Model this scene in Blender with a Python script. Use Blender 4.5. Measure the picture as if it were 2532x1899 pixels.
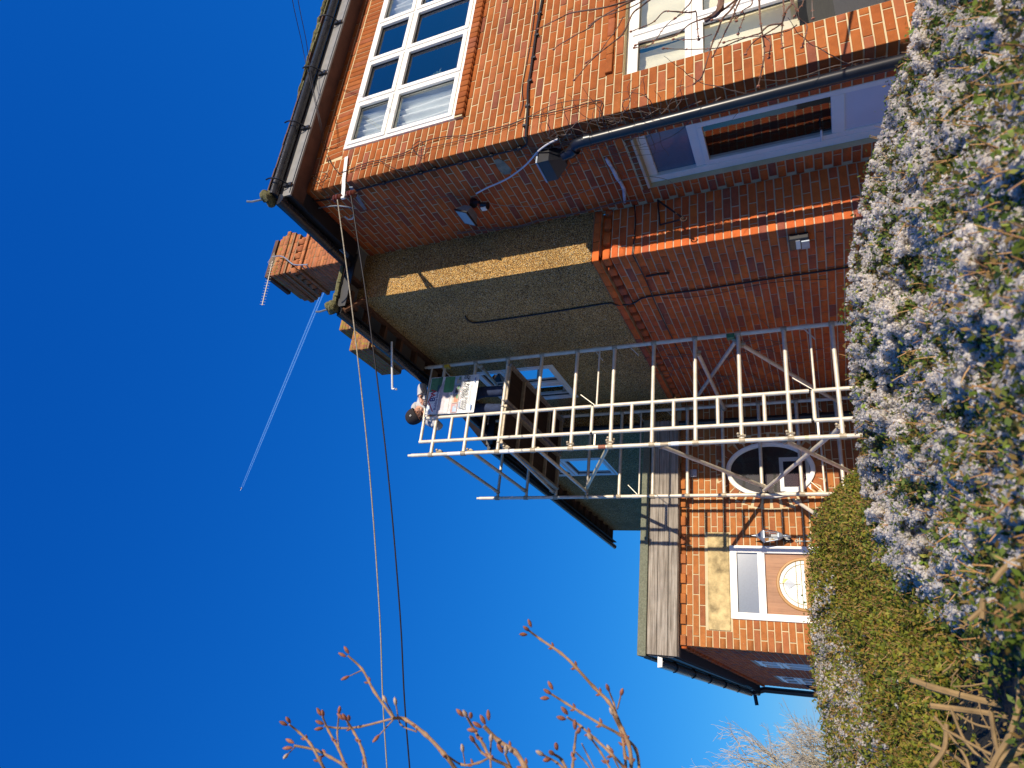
import bpy, bmesh, math, random
import numpy as np
from mathutils import Vector, Matrix, Quaternion, noise
random.seed(7); RNG = np.random.default_rng(11)
for o in list(bpy.data.objects): bpy.data.objects.remove(o)
SC = bpy.context.scene
COL = SC.collection
rad = math.radians
U = random.uniform

# ------------------------------------------------------------------ camera, sky, sun, exposure
# world: X along the sunlit front wall, Y into the picture, Z up; the eye is the origin, ground at z=-1.5
CR = ((0.90550375, -0.41630375, -0.08218359), (0.10616296, 0.40976931, -0.90599036), (0.4108435, 0.81165282, 0.41524368))
FPX = 1661.64
cam_d = bpy.data.cameras.new('camera'); cam = bpy.data.objects.new('camera', cam_d); COL.objects.link(cam)
r_, d_, f_ = Vector(CR[0]), Vector(CR[1]), Vector(CR[2])
cam.matrix_world = Matrix(((d_.x, r_.x, -f_.x, 0), (d_.y, r_.y, -f_.y, 0), (d_.z, r_.z, -f_.z, 0), (0, 0, 0, 1)))
cam_d.sensor_width = 36; cam_d.lens = FPX / 2532 * 36
cam_d.clip_start = 0.05; cam_d.clip_end = 20000
cam_d.dof.use_dof = True; cam_d.dof.focus_distance = 6.5; cam_d.dof.aperture_fstop = 8.5
SC.camera = cam
SUN_EL, SUN_TAN = 11.5, 0.322            # elevation; shadows drift left by .322 m per metre of depth
sun_az = math.atan2(SUN_TAN, -1.0)       # towards the sun: (+x, -y)
W = bpy.data.worlds.new('World'); SC.world = W; W.use_nodes = True
nt = W.node_tree; nt.nodes.clear()
sky = nt.nodes.new('ShaderNodeTexSky'); sky.sky_type = 'NISHITA'; sky.sun_disc = False
sky.sun_elevation = rad(SUN_EL); sky.sun_rotation = math.atan2(SUN_TAN, -1.0)
sky.altitude = 300; sky.air_density = 1.0; sky.dust_density = 0.25; sky.ozone_density = 4.0
# the phone's rendition of that sky: one gain and gamma per channel over the whole dome
sp_ = nt.nodes.new('ShaderNodeSeparateColor'); cb_ = nt.nodes.new('ShaderNodeCombineColor'); nt.links.new(sky.outputs[0], sp_.inputs[0])
for i_, (g_, p_) in enumerate(((.0142, 1.72), (.0925, .81), (.283, .47))):
    a_ = nt.nodes.new('ShaderNodeMath'); a_.operation = 'POWER'; a_.inputs[1].default_value = p_; b_ = nt.nodes.new('ShaderNodeMath'); b_.operation = 'MULTIPLY'; b_.inputs[1].default_value = g_ / .10
    nt.links.new(sp_.outputs[i_], a_.inputs[0]); nt.links.new(a_.outputs[0], b_.inputs[0]); nt.links.new(b_.outputs[0], cb_.inputs[i_])
bg = nt.nodes.new('ShaderNodeBackground'); bg.inputs[1].default_value = 0.10
wo = nt.nodes.new('ShaderNodeOutputWorld')
nt.links.new(cb_.outputs[0], bg.inputs[0]); nt.links.new(bg.outputs[0], wo.inputs[0])
sd = bpy.data.lights.new('sun', 'SUN'); sd.energy = 4.2; sd.angle = rad(0.5); sd.color = (1.0, 0.88, 0.70)
so = bpy.data.objects.new('sun', sd); COL.objects.link(so)
to_sun = Vector((SUN_TAN, -1, 0)).normalized() * math.cos(rad(SUN_EL)) + Vector((0, 0, math.sin(rad(SUN_EL))))
so.rotation_euler = to_sun.to_track_quat('Z', 'Y').to_euler(); so.location = (0, 0, 30)
SC.view_settings.view_transform = 'Standard'; SC.view_settings.look = 'None'
SC.view_settings.exposure = 0.42; SC.view_settings.gamma = 1.0; SC.view_settings.use_curve_mapping = False

# ------------------------------------------------------------------ helpers
def at(ax, val, px, py):
    "the point where the sight line through a spot of the photograph meets a real plane"
    c = Vector((1899 - py - 949.5, px - 1266, FPX)); w = Vector([sum(CR[i][j] * c[i] for i in range(3)) for j in range(3)])
    return w * (val / w[ax])
def proj(p):
    c = [sum(CR[i][j] * p[j] for j in range(3)) for i in range(3)]
    if c[2] < .05: return (-9999, -9999, c[2])
    return (FPX * c[1] / c[2] + 1266, 1899 - (FPX * c[0] / c[2] + 949.5), c[2])
def tag(o, label=None, cat=None, group=None, kind=None):
    if label: o['label'] = label
    if cat: o['category'] = cat
    if group: o['group'] = group
    if kind: o['kind'] = kind
    return o
def empty(name, loc=(0, 0, 0), parent=None):
    o = bpy.data.objects.new(name, None); o.location = loc; o.empty_display_size = .1; COL.objects.link(o)
    if parent: o.parent = parent
    return o
def put(o, parent):
    "parent o keeping its world coordinates (parents are never rotated before this)"
    o.parent = parent
    p = parent; off = Vector((0, 0, 0))
    while p: off += p.location; p = p.parent
    o.location = Vector(o.location) - off
    return o
class MB:
    def __init__(s): s.v = []; s.f = []
    def quad(s, a, b, c, d): n = len(s.v); s.v += [tuple(a), tuple(b), tuple(c), tuple(d)]; s.f.append((n, n + 1, n + 2, n + 3)); return s
    def poly(s, pts): n = len(s.v); s.v += [tuple(p) for p in pts]; s.f.append(tuple(range(n, n + len(pts)))); return s
    def box(s, x0, x1, y0, y1, z0, z1, M=None):
        n = len(s.v); P = [(x, y, z) for z in (z0, z1) for y in (y0, y1) for x in (x0, x1)]
        if M is not None: P = [tuple(M @ Vector(p)) for p in P]
        s.v += P; s.f += [tuple(n + i for i in q) for q in ((0, 2, 3, 1), (4, 5, 7, 6), (0, 1, 5, 4), (2, 6, 7, 3), (0, 4, 6, 2), (1, 3, 7, 5))]; return s
    def tube(s, pts, r, n=8, cap=True):
        pts = [Vector(p) for p in pts]
        if len(pts) < 2: return s
        rr = r if isinstance(r, (list, tuple)) else [r] * len(pts)
        t0 = (pts[1] - pts[0]).normalized(); up = Vector((0, 0, 1)) if abs(t0.z) < .9 else Vector((1, 0, 0))
        a = t0.cross(up).normalized(); base = len(s.v)
        for i, p in enumerate(pts):
            t = (pts[min(i + 1, len(pts) - 1)] - pts[max(i - 1, 0)]).normalized()
            a = (a - t * a.dot(t)).normalized(); b = t.cross(a)
            for k in range(n):
                an = 2 * math.pi * k / n; s.v.append(tuple(p + (a * math.cos(an) + b * math.sin(an)) * rr[i]))
        for i in range(len(pts) - 1):
            for k in range(n):
                q = base + i * n; s.f.append((q + k, q + (k + 1) % n, q + n + (k + 1) % n, q + n + k))
        if cap:
            s.f.append(tuple(base + k for k in reversed(range(n)))); q = base + (len(pts) - 1) * n; s.f.append(tuple(q + k for k in range(n)))
        return s
    def blob(s, c, rx, ry, rz, n=8, m=6, jit=0):
        base = len(s.v); c = Vector(c)
        for i in range(m + 1):
            th = math.pi * i / m
            for k in range(n):
                ph = 2 * math.pi * k / n; j = 1 + (U(-jit, jit) if jit else 0)
                s.v.append((c.x + rx * j * math.sin(th) * math.cos(ph), c.y + ry * j * math.sin(th) * math.sin(ph), c.z + rz * j * math.cos(th)))
        for i in range(m):
            for k in range(n): a = base + i * n; s.f.append((a + k, a + n + k, a + n + (k + 1) % n, a + (k + 1) % n))
        return s
    def build(s, name, mat, parent=None, smooth=False, bevel=0):
        me = bpy.data.meshes.new(name); me.from_pydata(s.v, [], s.f); me.materials.append(mat)
        if smooth:
            me.polygons.foreach_set('use_smooth', [True] * len(me.polygons))
            try: me.set_sharp_from_angle(angle=rad(50))
            except Exception: pass
        o = bpy.data.objects.new(name, me); COL.objects.link(o)
        if bevel:
            b = o.modifiers.new('b', 'BEVEL'); b.width = bevel; b.segments = 2; b.limit_method = 'ANGLE'
        if parent: put(o, parent)
        return o
def meshnp(name, v, f, mat, parent=None, smooth=False):
    v = np.asarray(v, dtype=np.float32); f = np.asarray(f, dtype=np.int32)
    me = bpy.data.meshes.new(name); me.vertices.add(len(v)); me.vertices.foreach_set('co', v.ravel())
    me.loops.add(f.size); me.loops.foreach_set('vertex_index', f.ravel())
    me.polygons.add(len(f)); me.polygons.foreach_set('loop_start', np.arange(0, f.size, f.shape[1], dtype=np.int32))
    me.update(calc_edges=True); me.validate(); me.materials.append(mat)
    if smooth: me.polygons.foreach_set('use_smooth', [True] * len(me.polygons))
    o = bpy.data.objects.new(name, me); COL.objects.link(o)
    if parent: put(o, parent)
    return o
def smooth_path(pts, k=6):
    "Catmull-Rom through the points"
    P = [Vector(p) for p in pts]; P = [P[0] * 2 - P[1]] + P + [P[-1] * 2 - P[-2]]; out = []
    for i in range(1, len(P) - 2):
        for j in range(k):
            t = j / k; a, b, c, d = P[i - 1:i + 3]
            out.append(.5 * ((2 * b) + (c - a) * t + (2 * a - 5 * b + 4 * c - d) * t * t + (3 * b - a - 3 * c + d) * t ** 3))
    return out + [P[-2]]

# ------------------------------------------------------------------ materials
def mat(name, base=(.5, .5, .5), rough=.6, metal=0, spec=.5):
    m = bpy.data.materials.new(name); m.use_nodes = True; n = m.node_tree; b = n.nodes['Principled BSDF']
    b.inputs['Base Color'].default_value = (*base, 1); b.inputs['Roughness'].default_value = rough; b.inputs['Metallic'].default_value = metal
    b.inputs['Specular IOR Level'].default_value = spec
    return m, n, b
def pos(n, scale=None):
    g = n.nodes.new('ShaderNodeNewGeometry')
    if scale is None: return g.outputs['Position']
    mp = n.nodes.new('ShaderNodeMapping'); mp.inputs['Scale'].default_value = scale; n.links.new(g.outputs['Position'], mp.inputs[0]); return mp.outputs[0]
def noi(n, vec, scale, detail=4, rough=.6):
    t = n.nodes.new('ShaderNodeTexNoise'); t.inputs['Scale'].default_value = scale; t.inputs['Detail'].default_value = detail; t.inputs['Roughness'].default_value = rough
    n.links.new(vec, t.inputs['Vector']); return t.outputs['Fac']
def ramp(n, fac, stops, mode='LINEAR'):
    r = n.nodes.new('ShaderNodeValToRGB'); r.color_ramp.interpolation = mode; e = r.color_ramp.elements
    while len(e) < len(stops): e.new(.5)
    for i, (p, c) in enumerate(stops): e[i].position = p; e[i].color = (*c, 1) if len(c) == 3 else c
    n.links.new(fac, r.inputs[0]); return r.outputs[0]
def mix(n, fac, a, b, mode='MIX'):
    m = n.nodes.new('ShaderNodeMix'); m.data_type = 'RGBA'; m.blend_type = mode
    for s, x in ((0, fac), (6, a), (7, b)):
        if isinstance(x, (int, float)): m.inputs[s].default_value = x
        elif isinstance(x, tuple): m.inputs[s].default_value = (*x, 1) if len(x) == 3 else x
        else: n.links.new(x, m.inputs[s])
    return m.outputs[2]
def math_(n, op, a, b=None):
    m = n.nodes.new('ShaderNodeMath'); m.operation = op
    for i, x in enumerate((a, b)):
        if x is None: continue
        if isinstance(x, (int, float)): m.inputs[i].default_value = x
        else: n.links.new(x, m.inputs[i])
    return m.outputs[0]
def bump(n, b, h, strength=.4, dist=.01):
    k = n.nodes.new('ShaderNodeBump'); k.inputs['Strength'].default_value = strength; k.inputs['Distance'].default_value = dist
    n.links.new(h, k.inputs['Height']); n.links.new(k.outputs[0], b.inputs['Normal'])
def rnd(n):
    g = n.nodes.new('ShaderNodeNewGeometry'); o = n.nodes.new('ShaderNodeObjectInfo')
    return math_(n, 'FRACT', math_(n, 'ADD', math_(n, 'MULTIPLY', o.outputs['Random'], 7.31), g.outputs['Random Per Island']))
def col(n, b, c): n.links.new(c, b.inputs['Base Color'])
def simple(name, base, rough=.6, metal=0, var=.25, sc=6, bmp=.15, bd=.003, spec=.5):
    m, n, b = mat(name, base, rough, metal, spec); p = pos(n); f = noi(n, p, sc, 5)
    col(n, b, ramp(n, f, [(.3, tuple(c * (1 - var) for c in base)), (.7, tuple(min(1, c * (1 + var)) for c in base))]))
    if bmp: bump(n, b, noi(n, p, sc * 9, 3), bmp, bd)
    return m
def brick_mat(name, stops, lichen=None, spots=.35):
    m, n, b = mat(name, (.4, .13, .05), .85, spec=.25); p = pos(n); r = rnd(n)
    c = ramp(n, r, stops)
    f = noi(n, p, 9, 6, .7); c = mix(n, .55, c, ramp(n, f, [(.3, (.55, .5, .5)), (.55, (1, 1, 1)), (.75, (1.3, 1.2, 1.15))]), 'MULTIPLY')
    big = noi(n, p, 1.1, 3); c = mix(n, .5, c, ramp(n, big, [(.35, (.78, .76, .78)), (.65, (1.15, 1.12, 1.1))]), 'MULTIPLY')
    sp = noi(n, p, 55, 3, .6); c = mix(n, math_(n, 'MULTIPLY', ramp(n, sp, [(.66, (0, 0, 0)), (.74, (1, 1, 1))]), spots), c, (.62, .42, .32))
    dk = noi(n, p, 80, 2, .6); c = mix(n, math_(n, 'MULTIPLY', ramp(n, dk, [(.26, (1, 1, 1)), (.34, (0, 0, 0))]), .5), c, (.12, .05, .03))
    if lichen:
        l = noi(n, p, 13, 5, .7); z0, z1 = lichen
        sep = n.nodes.new('ShaderNodeSeparateXYZ'); n.links.new(p, sep.inputs[0])
        mr = n.nodes.new('ShaderNodeMapRange'); mr.inputs[1].default_value = z0; mr.inputs[2].default_value = z1; n.links.new(sep.outputs[2], mr.inputs[0])
        k = ramp(n, math_(n, 'ADD', math_(n, 'MULTIPLY', l, .9), math_(n, 'MULTIPLY', mr.outputs[0], .22)), [(.56, (0, 0, 0)), (.64, (1, 1, 1))])
        c = mix(n, k, c, ramp(n, noi(n, p, 30, 3), [(.4, (.33, .23, .02)), (.6, (.22, .2, .06))]))
    col(n, b, c); bump(n, b, math_(n, 'ADD', noi(n, p, 60, 4, .7), math_(n, 'MULTIPLY', noi(n, p, 220, 2), .5)), .5, .004)
    return m
M = {}
M['brick'] = brick_mat('red_brick', [(0, (.27, .072, .018)), (.25, (.335, .098, .021)), (.5, (.31, .085, .019)), (.72, (.37, .118, .027)), (.86, (.345, .108, .040)), (.95, (.28, .086, .042)), (1, (.19, .062, .036))])
M['brick_lifted'] = brick_mat('lifted_red_brick', [(0, (.48, .095, .026)), (.3, (.57, .125, .03)), (.6, (.64, .15, .03)), (.84, (.50, .105, .035)), (.95, (.30, .085, .05)), (1, (.33, .095, .055))], spots=.12)  # bay brick; its brightened colour also stands in for light on shaded walls
M['brick_pale'] = brick_mat('orange_brick', [(0, (.36, .12, .035)), (.3, (.44, .165, .045)), (.6, (.41, .145, .04)), (.85, (.38, .135, .05)), (1, (.28, .10, .04))], spots=.45)
M['brick_chim'] = brick_mat('chimney_brick', [(0, (.36, .12, .05)), (.5, (.45, .17, .07)), (1, (.34, .12, .06))], lichen=(9.75, 11.2))
M['brick_moss'] = brick_mat('mossy_brick', [(0, (.32, .13, .06)), (.5, (.38, .17, .07)), (1, (.28, .11, .06))], lichen=(6.9, 10))
def mortar(name, a, b2):
    m, n, b = mat(name, a, .95, spec=.15); p = pos(n)
    col(n, b, ramp(n, noi(n, p, 4, 6, .7), [(.3, a), (.7, b2)])); bump(n, b, noi(n, p, 120, 4, .7), .6, .006); return m
M['mortar'] = mortar('lime_mortar', (.50, .41, .24), (.64, .54, .34))
M['mortar_grey'] = mortar('grey_mortar', (.45, .36, .25), (.60, .49, .35))
M['mortar_dark'] = mortar('old_chimney_mortar', (.20, .12, .07), (.34, .23, .14))
def pebble():
    m, n, b = mat('pebbledash', (.4, .3, .18), .9, spec=.3); p = pos(n)
    v = n.nodes.new('ShaderNodeTexVoronoi'); v.inputs['Scale'].default_value = 100; n.links.new(p, v.inputs['Vector'])
    v2 = n.nodes.new('ShaderNodeTexVoronoi'); v2.inputs['Scale'].default_value = 48; n.links.new(p, v2.inputs['Vector'])
    sep = n.nodes.new('ShaderNodeSeparateColor'); n.links.new(v.outputs['Color'], sep.inputs[0])
    c = ramp(n, sep.outputs[0], [(0, (.26, .12, .035)), (.18, (.50, .27, .08)), (.4, (.74, .46, .15)), (.62, (.84, .57, .22)), (.8, (.72, .37, .10)), (.92, (.86, .66, .34)), (1, (.86, .77, .58))])
    s2 = n.nodes.new('ShaderNodeSeparateColor'); n.links.new(v2.outputs['Color'], s2.inputs[0])
    c = mix(n, .4, c, ramp(n, s2.outputs[1], [(.2, (.5, .45, .4)), (.6, (1, 1, 1)), (.95, (1.4, 1.35, 1.3))]), 'MULTIPLY')
    c = mix(n, ramp(n, v.outputs['Distance'], [(.38, (0, 0, 0)), (.72, (1, 1, 1))]), c, (.075, .05, .025))
    c = mix(n, .7, c, ramp(n, noi(n, p, 1.3, 5, .65), [(.3, (.62, .62, .6)), (.65, (1.12, 1.1, 1.05))]), 'MULTIPLY')
    col(n, b, c); h = math_(n, 'SUBTRACT', 1.0, v.outputs['Distance']); bump(n, b, math_(n, 'ADD', h, math_(n, 'MULTIPLY', v2.outputs['Distance'], -.6)), 1.0, .012)
    return m
M['pebble'] = pebble()
def wood(name, cols, axis='x', sc=1.0, rough=.85, bs=.5):
    m, n, b = mat(name, cols[1], rough, spec=.25)
    s = {'x': (1.2, 30, 30), 'y': (30, 1.2, 30), 'z': (30, 30, 1.2)}[axis]; p = pos(n, tuple(q * sc for q in s)); f = noi(n, p, 1.6, 6, .65)
    k = ramp(n, f, [(.28, cols[0]), (.5, cols[1]), (.72, cols[2])]); k = mix(n, .45, k, ramp(n, noi(n, pos(n), 5, 3), [(.35, (.7, .7, .72)), (.6, (1.1, 1.08, 1.05))]), 'MULTIPLY')
    col(n, b, k); bump(n, b, f, bs, .004); return m
M['old_wood'] = wood('weathered_board', [(.11, .09, .07), (.28, .245, .205), (.46, .42, .37)])
M['door_wood'] = wood('brown_door_grain', [(.26, .12, .06), (.36, .18, .095), (.42, .22, .12)], 'z', 1, .5, .12)
M['ply'] = wood('dark_plywood', [(.03, .018, .012), (.045, .027, .018), (.06, .036, .024)], 'y', .6, .8, .1)
M['rafter'] = wood('dark_rafter', [(.06, .03, .018), (.12, .06, .035), (.17, .09, .05)], 'x')
M['black_wood'] = simple('black_painted_board', (.018, .018, .022), .5, 0, .3)
M['fascia'] = simple('grey_painted_fascia', (.20, .20, .205), .55, 0, .18, 8)
M['soffit'] = simple('brown_soffit', (.10, .045, .03), .8, 0, .3)
M['black'] = simple('black_plastic', (.012, .013, .018), .32, 0, .3, 5, .05)
M['gutter'] = simple('black_gutter', (.02, .021, .027), .22, 0, .4, 14, .35, .004)
M['pvcw'] = simple('white_upvc', (.84, .82, .77), .38, 0, .05, 3, 0)
M['pvcc'] = simple('cream_trim', (.60, .52, .38), .5, 0, .15, 5, .05)
M['white'] = simple('white_paint', (.78, .78, .76), .5, 0, .08, 5, .05)
M['panelw'] = simple('white_panel', (.66, .66, .72), .45, 0, .04, 3, 0)
M['obscure'] = simple('obscured_glass', (.13, .165, .23), .18, 0, .06, 40, 0)
M['felt'] = simple('green_mineral_felt', (.16, .17, .12), .95, 0, .3, 60, .6, .004)
M['tile'] = simple('roof_tile', (.10, .055, .04), .9, 0, .35, 5, .4)
M['moss'] = simple('moss_and_lichen', (.20, .19, .09), .98, 0, .5, 22, 1.0, .02)
M['stone'] = simple('sandstone_lintel', (.46, .35, .17), .9, 0, .55, 8, .7, .012)
M['lead'] = simple('lead_flashing', (.22, .24, .28), .55, .3, .3, 10, .2)
M['iron'] = simple('rusty_iron', (.045, .028, .022), .8, .3, .4, 20, .3)
M['alu'] = simple('scaffold_aluminium', (.66, .60, .49), .45, .15, .16, 11, .25, .002, .5)
M['alu_dull'] = simple('dull_clamp_metal', (.38, .32, .23), .55, .25, .3, 18, .3, .003)
M['yellow'] = simple('yellowed_tube', (.62, .58, .38), .45, .1, .15, 12, .1)
M['yclip'] = simple('yellow_clip', (.65, .42, .03), .5, 0, .15, 12, .05)
M['green_clip'] = simple('green_clip', (.02, .16, .08), .5, 0, .2, 12, .05)
M['cable'] = simple('black_cable', (.015, .013, .014), .5, 0, .3, 20, 0)
M['rope'] = simple('pale_cable', (.34, .30, .23), .8, 0, .35, 60, .5, .004)
M['white_cable'] = simple('white_cable', (.62, .62, .66), .5, 0, .1, 10, 0)
M['ceramic'] = simple('brown_ceramic', (.13, .035, .022), .18, 0, .3, 10, 0)
M['twig'] = simple('bud_twig', (.29, .175, .095), .75, 0, .35, 60, .5, .002)
M['bud'] = simple('red_brown_bud', (.30, .11, .06), .6, 0, .4, 120, .4, .002)
M['budw'] = simple('downy_bud', (.48, .36, .28), .8, 0, .2, 120, .4, .002)
M['branch'] = simple('dark_branch', (.16, .085, .055), .8, 0, .4, 30, .4, .002)
M['vine'] = simple('dead_vine', (.16, .12, .10), .85, 0, .5, 30, .3, .002)
M['tree'] = simple('bare_tree_bark', (.38, .33, .22), .9, 0, .35, 2, .2, .02)
M['treet'] = simple('bare_tree_twig', (.40, .345, .27), .9, 0, .3, 2, 0)
M['skin'] = simple('skin', (.60, .32, .22), .5, 0, .08, 20, .05)
M['hoodie'] = simple('grey_hoodie', (.46, .46, .48), .9, 0, .12, 12, .3, .004)
M['denim'] = simple('blue_denim', (.022, .036, .09), .9, 0, .3, 25, .3, .003)
M['beanie'] = simple('black_beanie', (.02, .016, .018), .9, 0, .3, 90, .5, .003)
M['shoe'] = simple('grey_shoe', (.30, .31, .34), .7, 0, .2, 12, .1)
M['curtain'] = simple('white_curtain', (.72, .76, .76), .85, 0, .06, 5, 0)
M['cream'] = simple('cream_curtain', (.80, .74, .56), .85, 0, .05, 4, 0)
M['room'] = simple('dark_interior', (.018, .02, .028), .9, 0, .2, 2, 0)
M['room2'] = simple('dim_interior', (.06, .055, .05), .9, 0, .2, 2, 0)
M['refl_brown'] = simple('painted_reflection_brown', (.085, .045, .028), .8, 0, .2, 6, 0)
M['soil'] = simple('soil_and_grass', (.16, .14, .07), .95, 0, .5, 1.5, .8, .05)
M['bounce_paving'] = simple('warm_bounce_gravel', (.56, .45, .32), .9, 0, .2, 8, .5, .01)
M['ochre'] = simple('ochre_moulding', (.42, .21, .05), .5, 0, .12, 8, .05)
M['stained'] = simple('patterned_door_glass', (.66, .70, .66), .25, 0, .22, 55, .5, .004)
M['cames'] = simple('gold_came', (.50, .33, .06), .4, .5, .1, 10, 0)
M['gemA'] = simple('clear_bevel', (.45, .5, .55), .15, 0, .1, 10, 0)
M['anchor'] = simple('pale_green_metal', (.50, .53, .44), .6, 0, .15, 20, .1)
M['plaster'] = simple('cement_patch', (.25, .24, .18), .95, 0, .3, 18, .5, .004)
M['tin'] = simple('grey_tin', (.28, .33, .40), .4, .4, .2, 10, .1)
M['lens'] = simple('lamp_glass', (.36, .55, .60), .15, 0, .06, 8, 0)
M['pir'] = simple('sensor_window', (.80, .78, .68), .4, 0, .05, 8, 0)
M['leafplant'] = simple('house_plant_leaf', (.06, .14, .10), .6, 0, .4, 30, .1)
M['vase'] = simple('pale_vase', (.55, .62, .58), .3, 0, .1, 10, 0)
M['lead_paint'] = simple('flaking_white_ridge', (.50, .52, .58), .8, 0, .35, 18, .5)
def glass(name, tint=(.8, .85, .9), gain=1.7, lo=.02):
    m = bpy.data.materials.new(name); m.use_nodes = True; n = m.node_tree; n.nodes.clear()
    t = n.nodes.new('ShaderNodeBsdfTransparent'); t.inputs[0].default_value = (*tint, 1)
    g = n.nodes.new('ShaderNodeBsdfGlossy'); g.inputs['Roughness'].default_value = .015
    p = pos(n); k = n.nodes.new('ShaderNodeBump'); k.inputs['Strength'].default_value = .05; k.inputs['Distance'].default_value = .01; n.links.new(noi(n, p, 1.6, 1), k.inputs['Height']); n.links.new(k.outputs[0], g.inputs['Normal'])
    f = n.nodes.new('ShaderNodeFresnel'); f.inputs[0].default_value = 1.5
    mx = n.nodes.new('ShaderNodeMixShader'); o = n.nodes.new('ShaderNodeOutputMaterial')
    q = math_(n, 'MULTIPLY', f.outputs[0], gain); q = math_(n, 'ADD', q, lo); q.node.use_clamp = True
    n.links.new(q, mx.inputs[0]); n.links.new(t.outputs[0], mx.inputs[1]); n.links.new(g.outputs[0], mx.inputs[2]); n.links.new(mx.outputs[0], o.inputs[0]); return m
M['glass'] = glass('window_glass', (.93, .95, .96), 3.2, .03); M['glass_oval'] = glass('oval_glass', (.9, .92, .93), 1.0, 0); M['glass_dull'] = glass('low_reflection_glass', (.75, .72, .7), .12, 0)  # dull glass: reflection turned down for the side door pane
def foliage(name, stops, rough=.6, tr=.25):
    m, n, b = mat(name, (.1, .15, .05), rough, spec=.3); r = rnd(n); c = ramp(n, r, stops)
    c = mix(n, .6, c, ramp(n, noi(n, pos(n), 5, 3), [(.35, (.65, .62, .55)), (.65, (1.25, 1.2, 1.1))]), 'MULTIPLY'); col(n, b, c)
    t = n.nodes.new('ShaderNodeBsdfTranslucent'); n.links.new(c, t.inputs[0]); mx = n.nodes.new('ShaderNodeMixShader'); mx.inputs[0].default_value = tr
    o = n.nodes['Material Output']; n.links.new(b.outputs[0], mx.inputs[1]); n.links.new(t.outputs[0], mx.inputs[2]); n.links.new(mx.outputs[0], o.inputs[0]); return m
M['leaf'] = foliage('hedge_leaf', [(0, (.07, .11, .015)), (.35, (.17, .20, .022)), (.6, (.26, .27, .03)), (.76, (.30, .23, .035)), (.9, (.30, .17, .035)), (1, (.07, .10, .018))])
M['leafb'] = foliage('browned_hedge_leaf', [(0, (.05, .09, .012)), (.35, (.11, .17, .022)), (.62, (.16, .19, .03)), (.8, (.20, .14, .04)), (1, (.28, .17, .06))])
M['leafl'] = foliage('bright_hedge_leaf', [(0, (.16, .25, .03)), (.6, (.24, .33, .05)), (1, (.33, .32, .06))])
M['tuft'] = foliage('white_tuft', [(0, (.70, .67, .65)), (.4, (.82, .79, .76)), (.85, (.88, .85, .80)), (1, (.66, .54, .42))], .8, .55)
M['stick'] = foliage('dry_hedge_stem', [(0, (.24, .12, .05)), (.4, (.36, .20, .08)), (.7, (.45, .28, .13)), (1, (.30, .15, .06))], .8, 0)
M['stem'] = simple('straw_coloured_stem', (.26, .17, .075), .85, 0, .35, 25, .3, .002)
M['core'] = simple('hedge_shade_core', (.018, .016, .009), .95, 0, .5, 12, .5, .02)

# ------------------------------------------------------------------ the wall frame: face F looks to -Y at y=c, face S looks to -X at x=c
def fp(face, c, u, z, d): return (u, c + d, z) if face == 'F' else (c + d, u, z)
def fbox(mb, face, c, u0, u1, z0, z1, d0, d1):
    if face == 'F': mb.box(u0, u1, c + d0, c + d1, z0, z1)
    else: mb.box(c + d0, c + d1, u0, u1, z0, z1)
    return mb
BR = {}                                            # thing -> [(wall, material, matrix, L, H, D)]
def fmat(face, c, u, z, d, roll=0):
    "matrix taking brick space (x along the wall, y inward, z up) to the world"
    base = Matrix.Identity(4) if face == 'F' else Matrix(((0, 1, 0, 0), (1, 0, 0, 0), (0, 0, 1, 0), (0, 0, 0, 1)))
    t = Matrix.Translation(fp(face, c, u, z, d)); return t @ base @ Matrix.Rotation(roll, 4, 'Y')
def brick(thing, wall, mt, face, c, u, z, L, H, D, proud=0, roll=0):
    p = fp(face, c, u, z, 0); q = proj(p)
    if not (-420 < q[0] < 2750 and -520 < q[1] < 2250 and q[2] > .3): return
    j = U(-.0022, .0018)
    m = fmat(face, c, u + U(-.001, .001), z + U(-.0012, .0012), -proud + j, roll + U(-.006, .006)) @ Matrix.Rotation(U(-.006, .006), 4, 'Z')
    n = Vector((0, -1, 0)) if face == 'F' else Vector((-1, 0, 0)); v = Vector(p); cosv = max(.02, -(n.dot(v)) / v.length)
    score = L * H * cosv / v.length ** 2
    if q[0] > 2230 or q[1] < 5 or q[1] > 1895 or q[0] < 5: score *= .01
    BR.setdefault(thing, []).append((score, wall, mt, m, round(L, 3), round(H, 3), round(D, 3)))
def sub(iv, h0, h1, gap=.006):
    out = []
    for a, b in iv:
        if h1 <= a or h0 >= b: out.append((a, b)); continue
        if h0 - gap > a + .02: out.append((a, h0 - gap))
        if h1 + gap < b - .02: out.append((h1 + gap, b))
    return out
def courses(thing, wall, mt, face, c, u0, u1, ztop, zbot, holes=(), ell=(), parity=0, H=.0825, L=.255, jt=.0125, corner=True, n0=0, cmt=None):
    z = ztop; k = n0
    while z - H > zbot - .04:
        zm = z - H / 2; full = (k + parity) % 2 == 0
        s = u0 if full else u0 + (.122 + jt if corner else -L / 2)
        uu = s
        first = True
        while uu < u1:
            a, b = max(uu, u0), min(uu + L - jt, u1); iv = [(a, b)] if b - a > .03 else []
            for (h0, h1, hz0, hz1) in holes:
                if hz0 < zm + .02 and hz1 > zm - .02: iv = sub(iv, h0, h1)
            for (ec, ez, ea, eb) in ell:
                t = (zm - ez) / eb
                if abs(t) < 1: w = ea * math.sqrt(1 - t * t); iv = sub(iv, ec - w, ec + w)
            for a, b in iv:
                D = .122 if (corner and first and full and abs(a - u0) < 1e-4) else .02
                brick(thing, wall, (cmt or mt) if D > .1 else mt, face, c, (a + b) / 2, zm, b - a, H - jt, D)
            uu += L; first = False
        z -= H; k += 1
_bc = {}
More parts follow.
